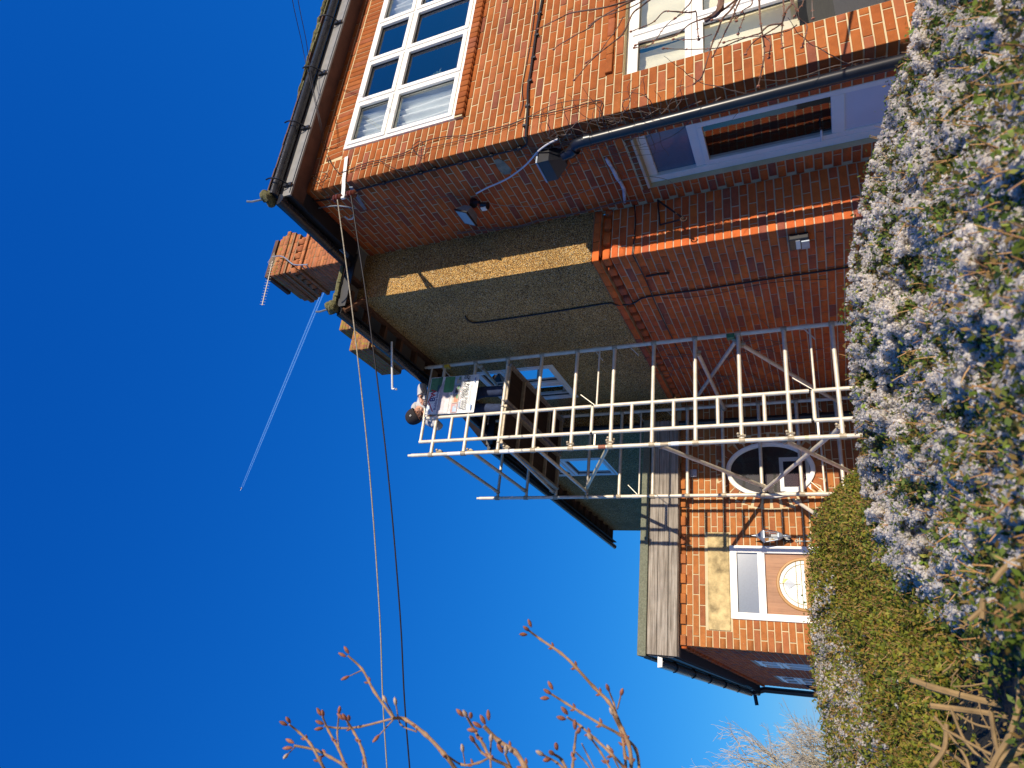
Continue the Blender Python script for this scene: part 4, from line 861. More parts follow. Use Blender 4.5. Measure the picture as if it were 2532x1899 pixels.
# ------------------------------------------------------------------ scaffold tower
tw = empty('scaffold_tower', (3.39, 7.23, ZG)); tag(tw, 'aluminium scaffold tower with ladder frames, diagonal braces and two work platforms', 'scaffold tower')
A1, A2 = M['alu'], M['alu_dull']
XL_, XR_, FY, KY = 2.715, 4.045, 7.23, 9.31
SL, SR = 2.905, 3.25
RZ = [-.17 + .4955 * k for k in range(-2, 11)]
def pipe(name, a, b, r, mt=A1, par=tw, n=12): return MB().tube([a, b], r, n).build(name, mt, par, smooth=True)
def collar(x, y, z, par): MB().tube([(x, y, z - .032), (x, y, z + .032)], .034, 12).build('weld_collar', A2, par, smooth=True)
joints = [2.55, .10]
for yy, xl, xr, topl, topr in ((FY, XL_, XR_, 5.09, 5.07), (KY, XL_, XR_, 5.10, 5.12)):
    zb = -1.4
    ups = []
    for x, tp in ((xl, topl), (xr, topr)):
        o = pipe('upright', (x, yy, zb), (x, yy, tp), .0255); ups.append(o)
        for j in joints: MB().tube([(x, yy, j - .05), (x, yy, j + .05)], .030, 12).build('joint_sleeve', A1, o, smooth=True)
        pipe('spigot', (x, yy, tp), (x, yy, tp + .05), .019, A1, o)
    for k, z in enumerate(RZ):
        if z > 4.9: continue
        pipe('rung', (xl, yy, z), (xr, yy, z), .0235)
        for x, o in zip((xl, xr), ups): collar(x, yy, z, o)
    if yy == FY:
        segs = [(-1.4, .085), (.115, 2.535), (2.565, 5.0)]
        for x in (SL, SR):
            for a, b in segs: pipe('ladder_stile', (x, yy, a), (x, yy, b), .0235)
            for j in joints: pipe('stile_pin', (x, yy, j - .03), (x, yy, j + .03), .014, M['black'])
        for z in [q + .248 for q in RZ if q < 4.7] + [4.985]: pipe('ladder_rung', (SL, yy, z), (SR, yy, z), .021)
    for j in joints:
        pipe('thin_rung', (SR if yy == FY else xl, yy, j - .045), (xr, yy, j - .045), .013)
        if yy == FY: mb = MB(); mb.box(XL_, SL, yy - .004, yy + .004, j - .055, j - .035); mb.build('link_plate', A1, tw)
        zr = max(q for q in RZ if q < j + .0)
        for (p, q) in [g_ for g_ in (((xr, yy, j + .03), (xr - .17, yy, j - .09)), ((SR + .015, yy, j - .02), (SR + .17, yy, j + .17)), ((xr, yy, j - .42), (xr - .15, yy, j - .55)), ((xl, yy, j - .05), (xl + .17, yy, j + .12))) if not (yy == FY and g_[0][0] == xl) and not (yy == KY and g_[0][0] > SR and g_[0][0] < SR + .1)]:
            mb = MB(); strap(mb, p, q, .012, .004, Vector((0, 1, 0))); mb.build('gusset', A1, tw)
pipe('thin_rung', (SR, FY, 5.0), (XR_, FY, 5.0), .013)
mb = MB(); strap(mb, (XR_, FY, 4.86), (XR_ - .2, FY, 4.66), .012, .004, Vector((0, 1, 0))); mb.build('gusset', A1, tw)
MB().box(XR_ - .05, XR_ - .005, FY - .045, FY + .03, 4.70, 4.78).build('yellow_clip', M['yclip'], tw, bevel=.006)
MB().box(XR_ - .055, XR_ + .0, FY - .04, FY + .035, .86, .95).build('green_clip', M['green_clip'], tw, bevel=.006)
def clamp(p, par=tw):
    p = Vector(p); mb = MB(); mb.tube([p - Vector((0, .02, 0)), p + Vector((0, .035, 0))], .031, 10); mb.tube([p + Vector((0, -.02, -.045)), p + Vector((0, -.02, .045))], .014, 6); mb.blob(p + Vector((.02, -.035, .035)), .018, .018, .018, 6, 4)
    return mb.build('brace_hook', A2, par, smooth=True)
fa = lambda x, y: at(1, FY + .05, x, y)
ka = lambda x, y: at(1, KY - .04, x, y)
for p, q, mt, r in ((fa(1512, 1088), ka(1449, 1210), M['yellow'], .0245), (fa(1331, 1112), ka(1449, 1214), A1, .0245), (fa(1088, 1118), ka(1230, 1216), A1, .0245), (fa(1164, 1116), ka(1296, 1212), A1, .0245),
                    (fa(1632, 1102), ka(1889, 1203), A1, .0245), (fa(1941, 1090), ka(2110, 1170), A1, .0245), (fa(2078, 1056), ka(1890, 1212), A1, .0245),
                    (fa(1820, 842), ka(1716, 992), A1, .0245), (fa(1725, 872), ka(1790, 1010), A1, .0245), (fa(1834, 852), ka(2075, 996), A1, .0245), (fa(1254, 1108), ka(1367, 1215), A1, .018),
                    (at(1, FY, 1190, 908), ka(1268, 1000), A1, .0245), (at(1, KY, 1970, 1240), at(1, KY - .4, 2045, 1290), A1, .0245)):
    o = pipe('diagonal_brace', p, q, r, mt); clamp(p, o); clamp(q, o)
for z in (RZ[8], RZ[7], RZ[4], RZ[3]): clamp((XL_ + .05, FY, z))
for z0, mt in ((4.30, M['white']), (3.55, M['white']), (1.50, M['white']), (1.62, A2), (.10, M['yellow']), (2.36, M['bud'])):
    MB().tube([(XL_, FY, z0), (XL_, FY, z0 + (.22 if z0 > 3 else .09))], .0263, 12, cap=False).build('sticker', mt, tw, smooth=True)
# work platforms hung between the frames
PZ = 3.80
for x0, x1 in ((2.82, 3.36), (3.40, 3.96)):
    y0, y1 = FY - .02, KY - .06
    pf_ = MB().box(x0 + .03, x1 - .03, y0 + .04, y1 - .04, PZ - .012, PZ).build('platform_board', M['ply'], tw)
    for a in (x0, x1 - .032): MB().box(a, a + .032, y0, y1, PZ - .075, PZ + .004).build('side_beam', A2 if x0 < 3 else M['old_wood'], pf_, bevel=.004)
    for y in np.linspace(y0 + .02, y1 - .05, 5): MB().box(x0 + .033, x1 - .033, y, y + .032, PZ - .055, PZ - .0125).build('cross_bearer', A2, pf_)
    for a in (x0 + .02, x1 - .02):
        for y in (FY, KY): MB().tube([(a, y - .032, PZ - .03), (a, y - .03, PZ), (a, y, PZ + .012), (a, y + .03, PZ)], .01, 6).build('hook', A1, pf_)
mb = MB(); mb.box(2.8195 - .0015, 2.8195, 8.0, 8.35, PZ - .06, PZ - .015); mb.build('blue_label', M['lens'], tw)
pipe('guard_rail', (SL, FY + .03, 4.22), (2.9, KY, 4.22), .0245) if False else None

# ------------------------------------------------------------------ man on the platform
def skin_body(name, verts, edges, radii, mt, parent, sub=2, root=0):
    me = bpy.data.meshes.new(name); me.from_pydata(verts, edges, []); o = bpy.data.objects.new(name, me); COL.objects.link(o)
    sk = o.modifiers.new('s', 'SKIN'); 
    for i, r in enumerate(radii):
        r = r if isinstance(r, tuple) else (r, r); me.skin_vertices[0].data[i].radius = r
    me.skin_vertices[0].data[root].use_root = True
    ss = o.modifiers.new('u', 'SUBSURF'); ss.levels = sub; ss.render_levels = sub
    dg = bpy.context.evaluated_depsgraph_get(); m2 = bpy.data.meshes.new_from_object(o.evaluated_get(dg)); m2.name = name
    m2.materials.clear(); m2.materials.append(mt); m2.polygons.foreach_set('use_smooth', [True] * len(m2.polygons))
    bpy.data.objects.remove(o); o = bpy.data.objects.new(name, m2); COL.objects.link(o)
    if parent: put(o, parent)
    return o
man = empty('person', (3.54, 7.4, PZ)); tag(man, 'man in grey hoodie, black beanie and blue jeans leaning over the board on the scaffold', 'person')
pelvis, waist, chest, neck = (3.54, 7.56, 4.66), (3.54, 7.53, 4.86), (3.53, 7.43, 5.15), (3.42, 7.33, 5.18)
headc, crown = (3.335, 7.25, 5.13), (3.265, 7.22, 5.235)
shR, elR, wrR = (3.69, 7.43, 5.21), (3.775, 7.25, 5.13), (3.545, 7.145, 5.055)
shL, elL, wrL = (3.33, 7.42, 5.10), (3.145, 7.33, 4.78), (3.27, 7.26, 4.90)
kneeR, ankR, toeR = (3.685, 7.44, 4.26), (3.675, 7.44, PZ + .09), (3.665, 7.30, PZ + .04)
kneeL, ankL, toeL = (3.43, 7.44, 4.26), (3.41, 7.46, PZ + .09), (3.395, 7.31, PZ + .04)
hipR, hipL = (3.63, 7.55, 4.62), (3.45, 7.55, 4.62)
V_ = [pelvis, waist, chest, neck, headc, crown, shR, elR, wrR, shL, elL, wrL, hipR, kneeR, ankR, hipL, kneeL, ankL]
E_ = [(0, 1), (1, 2), (2, 3), (3, 4), (4, 5), (2, 6), (6, 7), (7, 8), (2, 9), (9, 10), (10, 11), (0, 12), (12, 13), (13, 14), (0, 15), (15, 16), (16, 17)]
R_ = [.12, .115, .12, .052, .078, .07, .055, .04, .028, .055, .04, .028, .085, .058, .04, .085, .058, .04]
n0 = len(V_); V_.append((3.475, 7.125, 5.02)); E_.append((8, n0)); R_.append((.036, .02))           # palm on the board's top edge
for k in range(4):
    b = len(V_); x = 3.49 - .024 * k
    V_ += [(x, 7.135, 5.0), (x - .004, 7.125, 4.965), (x - .006, 7.145, 4.94 + .004 * abs(k - 1))]; E_ += [(n0, b), (b, b + 1), (b + 1, b + 2)]; R_ += [.0115, .010, .008]
b = len(V_); V_ += [(3.445, 7.17, 5.015), (3.42, 7.20, 4.985)]; E_ += [(n0, b), (b, b + 1)]; R_ += [.012, .009]
n1 = len(V_); V_.append((3.315, 7.215, 4.93)); E_.append((11, n1)); R_.append((.032, .022))
for k in range(4):
    b = len(V_); V_ += [(3.325 + .0 * k, 7.205, 4.955 - .022 * k), (3.355, 7.20, 4.955 - .022 * k)]; E_ += [(n1, b), (b, b + 1)]; R_ += [.011, .009]
body = skin_body('body', V_, E_, R_, M['skin'], man)
fd_ = Vector((.10, -.85, -.5)).normalized()            # the way he looks
hc = Vector(headc) + Vector((0, -.01, -.01))
MB().blob(hc + fd_ * .085, .014, .024, .017, 8, 6).build('nose', M['skin'], man, smooth=True)
MB().blob(hc + fd_ * .055 + Vector((.035, 0, -.06)), .034, .03, .022, 8, 6).build('chin', M['skin'], man, smooth=True)
for s in (-1, 1):
    MB().blob(hc + fd_ * .068 + Vector((.022 * s - .012, 0, .022 + .01 * s)), .010, .008, .006, 8, 5).build('eye', M['black'], man, smooth=True)
    MB().blob(hc + Vector((.078 * s, .012, .012 + .03 * s)), .012, .02, .03, 8, 6).build('ear', M['skin'], man, smooth=True)
hood = skin_body('hoodie', [(3.54, 7.56, 4.70), waist, chest, (3.45, 7.37, 5.18), shR, ((shR[0] + elR[0]) / 2 + .02, (shR[1] + elR[1]) / 2, (shR[2] + elR[2]) / 2 + .015), elR, (3.585, 7.155, 5.065), shL, ((shL[0] + elL[0]) / 2 - .01, 7.38, 4.9), elL, (3.245, 7.275, 4.875)],
                 [(0, 1), (1, 2), (2, 3), (2, 4), (4, 5), (5, 6), (6, 7), (2, 8), (8, 9), (9, 10), (10, 11)], [(.175, .15), (.165, .14), (.16, .145), .085, .088, .078, .07, .044, .088, .078, .068, .046], M['hoodie'], man)
mb = MB(); 
for p, q, r in (((3.56, 7.15, 5.06), (3.60, 7.16, 5.07), .045), ((3.262, 7.265, 4.888), (3.235, 7.28, 4.865), .045)): mb.tube([p, q], r, 12)
mb.build('cuff', M['hoodie'], man, smooth=True)
MB().tube(smooth_path([(3.52, 7.47, 5.25), (3.55, 7.40, 5.28), (3.47, 7.34, 5.265), (3.39, 7.37, 5.23), (3.38, 7.43, 5.18)]), .045, 8).build('hood', M['hoodie'], man, smooth=True)
skin_body('jeans', [(3.54, 7.56, 4.74), pelvis, hipR, (3.665, 7.48, 4.42), kneeR, (3.68, 7.45, 4.05), (3.675, 7.44, PZ + .085), hipL, (3.435, 7.48, 4.42), kneeL, (3.415, 7.46, 4.05), (3.41, 7.46, PZ + .085)],
          [(0, 1), (1, 2), (2, 3), (3, 4), (4, 5), (5, 6), (1, 7), (7, 8), (8, 9), (9, 10), (10, 11)], [(.155, .13), (.15, .135), .105, .098, .082, .082, .076, .105, .098, .082, .082, .076], M['denim'], man)
for a, t in ((ankR, toeR), (ankL, toeL)):
    skin_body('shoe', [(a[0], a[1] + .05, PZ + .045), (a[0], a[1] - .03, PZ + .055), t], [(0, 1), (1, 2)], [(.045, .045), (.05, .05), (.045, .035)], M['shoe'], man, 2)
# beanie: a knitted dome over the back and top of the head
mb = MB(); ax1 = (Vector((3.235, 7.235, 5.265)) - Vector((3.345, 7.265, 5.11))).normalized(); cb = Vector((3.30, 7.245, 5.175)); sx = ax1.cross(fd_).normalized(); sy = sx.cross(ax1)
prof = [(-.05, .108), (-.045, .115), (-.01, .117), (.03, .113), (.07, .098), (.10, .072), (.118, .035), (.122, .004)]
n = 22
for z, r in prof:
    for k in range(n): a = 2 * math.pi * k / n; mb.v.append(tuple(cb + ax1 * z + (sx * math.cos(a) + sy * math.sin(a)) * r * (1 + .012 * (k % 2))))
for i in range(len(prof) - 1):
    for k in range(n): mb.f.append((i * n + k, i * n + (k + 1) % n, (i + 1) * n + (k + 1) % n, (i + 1) * n + k))
bn = mb.build('beanie', M['beanie'], man, smooth=True)
lg = cb - sy * .118 * 1.0 + ax1 * .0; lp = cb + Vector((-.035, -.112, -.02))
MB().tube([lp + Vector((.011 * math.cos(t), -.002, .011 * math.sin(t))) for t in np.linspace(0, 6.29, 9)], .0035, 5).build('round_badge', M['white'], bn)

# ------------------------------------------------------------------ the printed board he holds
bd = empty('sign_board', (3.27, 7.183, 4.195)); tag(bd, 'white printed builder\'s board reading BW, Free: 0800 191 0511, held upright on the scaffold', 'sign')
BWd, BH = .56, .765
def flat(name, base, rough=.45):
    m, n, b = mat(name, base, rough); col(n, b, ramp(n, noi(n, pos(n), 30, 3), [(.35, tuple(c * .85 for c in base)), (.65, tuple(min(1, c * 1.1) for c in base))])); return m
PR = {k: flat('print_' + k, v) for k, v in dict(white=(.78, .79, .78), green=(.10, .26, .13), lawn=(.09, .30, .12), hedge=(.06, .18, .09), drive=(.52, .47, .49), driveb=(.62, .56, .56), red=(.50, .03, .03), navy=(.02, .02, .16), sky=(.35, .48, .62), pink=(.48, .26, .25), orange=(.52, .20, .10), car=(.06, .06, .07), sand=(.50, .42, .34), text=(.06, .06, .07), grey=(.35, .37, .42), blue=(.06, .16, .40)).items()}
mb = MB(); mb.box(0, BWd, 0, .006, 0, BH); pn = mb.build('panel', PR['white'], None); pn.parent = bd
lay = [0]
def patch(u0, u1, v0, v1, mt, name='printed_picture', pts=None):
    lay[0] += 1; d = -.0004 - .00022 * lay[0]; mb = MB()
    P = pts or [(u0, v1), (u1, v1), (u1, v0), (u0, v0)]
    mb.poly([(u * BWd, d, (1 - v) * BH) for u, v in P]); o = mb.build(name, PR[mt], None); o.parent = bd; return o
patch(.60, .985, .012, .25, 'green')
for k in range(26): a, b = U(.60, .95), U(.015, .22); patch(a, a + U(.02, .06), b, b + U(.01, .035), random.choice(['hedge', 'lawn', 'hedge', 'green']))
patch(.60, .985, .17, .25, 'hedge')
patch(0, .985, .25, .415, 'drive', pts=[(.012, .25), (.62, .20), (.985, .33), (.985, .43), (.012, .43)])
patch(.012, .45, .38, .47, 'driveb')
rr = [(.56, .33), (.60, .31), (.985, .31), (.985, .515), (.60, .515), (.56, .49)]
patch(0, 0, 0, 0, 'lawn', pts=[(u, v) for u, v in reversed(rr)])
for k, w in enumerate((.24, .27, .2)): patch(.66, .66 + w, .425 + .024 * k, .435 + .024 * k, 'hedge', 'small_print')
for k in range(2): patch(.05, .50, .485 + .02 * k, .49 + .02 * k, 'grey', 'small_print')
for i, (a, b, m_, ex) in enumerate(((.012, .25, 'pink', 'sky'), (.26, .50, 'sand', 'orange'), (.51, .745, 'grey', 'car'), (.755, .985, 'sky', 'sand'))):
    patch(a, b, .525, .655, m_); patch(a + .02, b - .07, .565, .645, ex); patch(a + .12, b - .02, .60, .64, 'green' if i else 'grey')
patch(.30, .985, .535, .555, 'sky') if False else None
# logo
patch(.012, .595, .012, .245, 'white', 'logo_field')
def bar(u0, v0, u1, v1, w, mt, name='logo_chevron'):
    a = Vector((u0 * BWd, 0, (1 - v0) * BH)); b = Vector((u1 * BWd, 0, (1 - v1) * BH)); t = (b - a).normalized(); s = Vector((-t.z, 0, t.x)) * w; lay[0] += 1; d = Vector((0, -.0004 - .00022 * lay[0], 0))
    o = MB().quad(a - s + d, b - s + d, b + s + d, a + s + d).build(name, PR[mt], None); o.parent = bd
bar(.06, .165, .35, .035, .007, 'red'); bar(.34, .035, .56, .10, .007, 'red'); bar(.02, .12, .20, .03, .010, 'sky'); bar(.03, .05, .10, .05, .02, 'grey')
def text(s, u, v, h, mt, name='lettering', bold=0):
    c = bpy.data.curves.new(name, 'FONT'); c.body = s; c.size = h; c.offset = bold; lay[0] += 1
    t = bpy.data.objects.new(name, c); COL.objects.link(t); dg = bpy.context.evaluated_depsgraph_get(); me = bpy.data.meshes.new_from_object(t.evaluated_get(dg)); bpy.data.objects.remove(t)
    me.materials.clear(); me.materials.append(PR[mt]); o = bpy.data.objects.new(name, me); COL.objects.link(o); o.parent = bd
    o.rotation_euler = (rad(90), 0, 0); o.location = (u * BWd, -.0008 - .00022 * lay[0], (1 - v) * BH); return o
text('B', .33, .165, .115, 'navy', bold=.003); text('W', .445, .165, .115, 'red', bold=.003); text('Building Solutions', .10, .222, .052, 'navy', bold=.001)
for k, (a, b, v) in enumerate(((.14, .30, .675), (.36, .52, .675), (.58, .86, .675), (.10, .34, .70), (.40, .62, .70), (.68, .92, .70))):
    patch(a, b, v, v + .008, 'grey' if k % 3 else 'blue', 'small_print'); patch(a - .035, a - .015, v - .002, v + .01, 'red', 'bullet')
text('Free: 0800 191 0511', .09, .775, .070, 'text', bold=.0006); text('Direct: 07874 447 879', .06, .835, .070, 'text', bold=.0006)
patch(.22, .72, .862, .868, 'grey', 'small_print'); patch(.16, .80, .888, .894, 'grey', 'small_print')
patch(.05, .20, .925, .945, 'blue', 'small_print'); patch(.78, .90, .93, .95, 'blue', 'small_print')
bd.rotation_euler = (0, rad(1.2), 0)

# ------------------------------------------------------------------ foreground hedges
def interp(tab, y):
    if y <= tab[0][1]: return tab[0][0]
    for (x0, y0), (x1, y1) in zip(tab, tab[1:]):
        if y <= y1: return x0 + (x1 - x0) * (y - y0) / (y1 - y0)
    return tab[-1][0]
EA = [(2310, -420), (2290, -60), (2262, 60), (2250, 140), (2205, 230), (2195, 290), (2150, 420), (2128, 520), (2103, 650), (2092, 800), (2105, 900), (2112, 1000), (2125, 1150), (2150, 1300), (2165, 1400), (2205, 1520), (2270, 1640), (2350, 1750), (2400, 1899), (2440, 2300)]
EB_ = [(2200, 1060), (2135, 1150), (2075, 1205), (2042, 1245), (2022, 1275), (2011, 1330), (2005, 1420), (2006, 1500), (2012, 1600), (2024, 1700), (2044, 1800), (2064, 1899), (2124, 2300)]
XB = 2640
def rayu(x, y):
    c = (1899 - y - 949.5, x - 1266, FPX); w = Vector([sum(CR[i][j] * c[i] for i in range(3)) for j in range(3)]); return w
def depthA(x, y):
    e = interp(EA, y); t = max(0, min(1, (x - e) / (XB - e))); near = .80 + .25 * max(0, (500 - y) / 500)
    return 2.35 * (1 - t) ** 1.6 + near * (1 - (1 - t) ** 1.6)
def depthB(x, y):
    e = interp(EB_, y); t = max(0, min(1, (x - e) / (XB - e))); return 3.0 * (1 - t) ** 1.5 + 1.15 * (1 - (1 - t) ** 1.5)
def hp3(fn, x, y, back=0):
    k_ = 1.0 if fn is depthA else .45
    w = rayu(x, y); h = math.hypot(w.x, w.y); r = fn(x, y); n = .10 * noise.noise(Vector((x / 90, y / 90, 1.7))) + .06 * noise.noise(Vector((x / 35, y / 35, 5))) + .02 * noise.noise(Vector((x / 14, y / 14, 8)))
    return w * ((r * (1 + n * k_) + back) / h)
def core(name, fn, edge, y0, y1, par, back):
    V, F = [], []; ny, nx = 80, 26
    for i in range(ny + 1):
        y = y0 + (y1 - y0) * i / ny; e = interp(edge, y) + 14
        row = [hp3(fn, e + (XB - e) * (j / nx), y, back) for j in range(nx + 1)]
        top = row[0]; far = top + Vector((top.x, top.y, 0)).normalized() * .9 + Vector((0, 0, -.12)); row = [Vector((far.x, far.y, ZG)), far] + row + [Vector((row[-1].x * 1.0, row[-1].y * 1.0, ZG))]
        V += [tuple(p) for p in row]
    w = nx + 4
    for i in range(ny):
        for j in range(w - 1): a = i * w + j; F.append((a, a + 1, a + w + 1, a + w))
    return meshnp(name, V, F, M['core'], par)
hA = empty('hedge', (0.8, 1.4, ZG)); tag(hA, 'dense hedge thickly covered in small white tufts, nearest along the photo\'s right-hand side', 'hedge')
hB = empty('hedge', (-.3, 2.6, ZG)); tag(hB, 'clipped green and brown small-leaved hedge in front of the brown door', 'hedge')
core('shade_core', depthA, EA, -420, 2100, hA, .07); core('shade_core', depthB, EB_, 1090, 2250, hB, .07)  # near-black sheets behind the leaves: the hedge's inner shade put into colour
def clumps(kind, pts, size, per, spread=.5):
    "many small leaf or petal quads round given points"
    V = np.empty((len(pts) * per * 4, 3), np.float32); k = 0; P = np.asarray([tuple(p) for p in pts]); N = len(P)
    C = np.repeat(P, per, 0) + RNG.normal(0, spread * size, (N * per, 3)); S = size * RNG.uniform(.55, 1.25, (N * per, 1))
    a = RNG.normal(0, 1, (N * per, 3)); a /= np.linalg.norm(a, axis=1, keepdims=True); b = np.cross(a, RNG.normal(0, 1, (N * per, 3))); b /= np.linalg.norm(b, axis=1, keepdims=True)
    asp = .75 if kind == 'tuft' else .5; a *= S; b *= S * asp
    V[0::4] = C - a; V[1::4] = C - b; V[2::4] = C + a; V[3::4] = C + b
    return V, np.arange(len(V)).reshape(-1, 4)
def balls(pts, rho, per):
    "round woolly tufts: short petals standing tangent to a small sphere"
    P = np.asarray([tuple(p) for p in pts]); N = len(P); n = RNG.normal(0, 1, (N * per, 3)); n /= np.linalg.norm(n, axis=1, keepdims=True)
    S = np.repeat(rho * RNG.uniform(.55, 1.25, (N, 1)), per, 0); C = np.repeat(P, per, 0) + n * S * RNG.uniform(.75, 1.1, (N * per, 1))
    a = np.cross(n, RNG.normal(0, 1, (N * per, 3))); a /= np.linalg.norm(a, axis=1, keepdims=True); b = np.cross(n, a); a = (a + n * RNG.normal(0, .35, (N * per, 1))) * S * .62; b = b * S * .5
    V = np.empty((N * per * 4, 3), np.float32); V[0::4] = C - a; V[1::4] = C - b; V[2::4] = C + a; V[3::4] = C + b
    return V, np.arange(len(V)).reshape(-1, 4)
def area_sample(n, fn, edge, y0, y1, keep, lift=(-.02, .03), xmax=2620):
    out = []
    while n > 0:
        y = U(y0, y1); e = interp(edge, y); x = U(e - 4, xmax); n -= 1
        if U(0, 1) > keep(x, y): continue
        w = rayu(x, y); h = math.hypot(w.x, w.y); p = hp3(fn, x, y, -U(*lift)); out.append(p)
    return out
nz = lambda x, y, s, o=0: noise.noise(Vector((x / s, y / s, o)))
def cellw(x, y):
    "patchiness of the white tufts"
    lim = 1 / (1 + math.exp(-((-.62 * (x - 2300) + 1600) - y) / 38)) if x > 2150 else 1
    v = .86 + 2.2 * nz(x, y, 62, 3) + 2.2 * nz(x, y, 22, 7)
    return max(0, min(1, v)) * lim * (1 - .93 * darkz(x, y))
sg_ = lambda q: 1 / (1 + math.exp(-max(-30, min(30, q))))
darkz = lambda x, y: sg_((x - 2318 - max(0, y - 1790) * .25 + 40 * noise.noise(Vector((y / 40, 3, 1)))) / 14) * sg_((y - (1645 - .35 * (x - 2300))) / 26)          # bare stemmy corner low on the left
tA = area_sample(74000, depthA, EA, -400, 1950, cellw, (-.005, .035))
V, F = balls(tA, .0056, 11); meshnp('white_tufts', V, F, M['tuft'], hA)['kind'] = 'stuff'
lA = area_sample(30000, depthA, EA, -400, 2000, lambda x, y: (1 - .65 * cellw(x, y)) * (1 - .97 * darkz(x, y)), (-.045, .02))
V, F = clumps('leaf', lA, .0062, 4, 1.6); meshnp('leaves', V, F, M['leafb'], hA)['kind'] = 'stuff'
lG = area_sample(1500, depthA, EA, -300, 2000, lambda x, y: max(0, min(1, nz(x, y, 45, 11) * 4 - .6)) * (1 - darkz(x, y)), (-.01, .03))
V, F = clumps('leaf', lG, .0085, 6, 1.5); meshnp('bright_leaves', V, F, M['leafl'], hA)['kind'] = 'stuff'
def sticks(name, pts, length, r, mt, par, vert=.6):
    mb = MB()
    for p in pts:
        d = Vector((U(-1, 1), U(-.6, .2), U(-.2, 1) + vert)).normalized(); L = length * U(.4, 1.3); q = p + d * L; m_ = (p + q) / 2 + Vector((U(-1, 1), U(-1, 1), U(-1, 1))) * L * .08
        mb.tube([p, m_, q], [r, r * .8, r * .5], 3, cap=False)
    o = mb.build(name, mt, par); o['kind'] = 'stuff'; return o
sticks('twigs', area_sample(1900, depthA, EA, -300, 1990, lambda x, y: .6 * (1 - .5 * cellw(x, y)) * (1 - .97 * darkz(x, y)), (-.03, .03)), .035, .0013, M['stick'], hA)
kB = lambda x, y: 1 if x < interp(EA, y) + 160 else max(0, .0)
lB = area_sample(50000, depthB, EB_, 1090, 2240, lambda x, y: 1 - darkz(x, y), (-.04, .025), 2600)
V, F = clumps('leaf', lB, .0070, 5, 1.5); meshnp('leaves', V, F, M['leaf'], hB)['kind'] = 'stuff'
sticks('twigs', area_sample(9500, depthB, EB_, 1100, 2000, lambda x, y: 1 - darkz(x, y), (-.02, .025), 2600), .026, .0008, M['stick'], hB, .3)
def wb(x, y):
    e = interp(EB_, y); a = math.exp(-((x - e - 25) / 28) ** 2) * min(1, max(0, (y - 1400) / 220)); b = math.exp(-((x - e - 70 - (y - 1500) * .06) / 26) ** 2) * min(1, max(0, (y - 1560) / 160))
    return min(1, 1.2 * max(a, b) * (.7 + .8 * nz(x, y, 30, 4))) + .006
tB = area_sample(15000, depthB, EB_, 1380, 1960, wb, (-.0, .05), 2240)
V, F = balls(tB, .0055, 8); meshnp('white_tufts', V, F, M['tuft'], hB)['kind'] = 'stuff'
# bare stems in the open corner
def stem_path(l, d): return [rayu(x, y) * (d / math.hypot(rayu(x, y).x, rayu(x, y).y)) for x, y in l]
for l, d, r in (([(2290, 1695), (2360, 1715), (2440, 1735), (2560, 1760)], 1.45, .0060), ([(2300, 1745), (2380, 1755), (2470, 1768), (2560, 1785)], 1.4, .0048), ([(2300, 1700), (2280, 1690), (2250, 1680)], 1.5, .005),
                ([(2505, 1520), (2520, 1600), (2522, 1700), (2515, 1760), (2490, 1830), (2460, 1880), (2440, 1930)], 1.15, .0034), ([(2460, 1890), (2500, 1865), (2560, 1840)], 1.2, .0055), ([(2440, 1905), (2500, 1895), (2560, 1885)], 1.2, .005),
                ([(2455, 1440), (2490, 1400), (2560, 1360)], .95, .0032), ([(2430, 1480), (2428, 1530)], 1.1, .0035), ([(2395, 1535), (2430, 1505)], 1.1, .003),
                ([(2310, 1770), (2380, 1860), (2400, 1910)], 1.3, .002), ([(2330, 1800), (2420, 1850), (2450, 1865)], 1.25, .002), ([(2350, 1750), (2385, 1830), (2430, 1880)], 1.3, .002), ([(2450, 1760), (2460, 1830), (2480, 1900)], 1.2, .003),
                ([(2340, 1790), (2335, 1850), (2300, 1900)], 1.3, .0035), ([(2365, 1765), (2410, 1790), (2450, 1800)], 1.3, .0016), ([(2300, 1840), (2360, 1870), (2420, 1920)], 1.35, .0025)):
    MB().tube(smooth_path(stem_path(l, d)), r, 7).build('stem', M['stem'], hA, smooth=True)
rs = MB()
for i in range(80):
    x, y = U(2260, 2540), U(1600, 1900)
    if darkz(x, y) < .5: continue
    a = U(0, 6.28); L = U(25, 95); p = [(x, y), (x + L * .5 * math.cos(a) + U(-8, 8), y + L * .5 * math.sin(a) + U(-8, 8)), (x + L * math.cos(a), y + L * math.sin(a))]
    rs.tube(stem_path(p, U(1.3, 1.7)), U(.0005, .0013), 4, cap=False)
rs.build('fine_stems', M['stem'], hA)['kind'] = 'stuff'

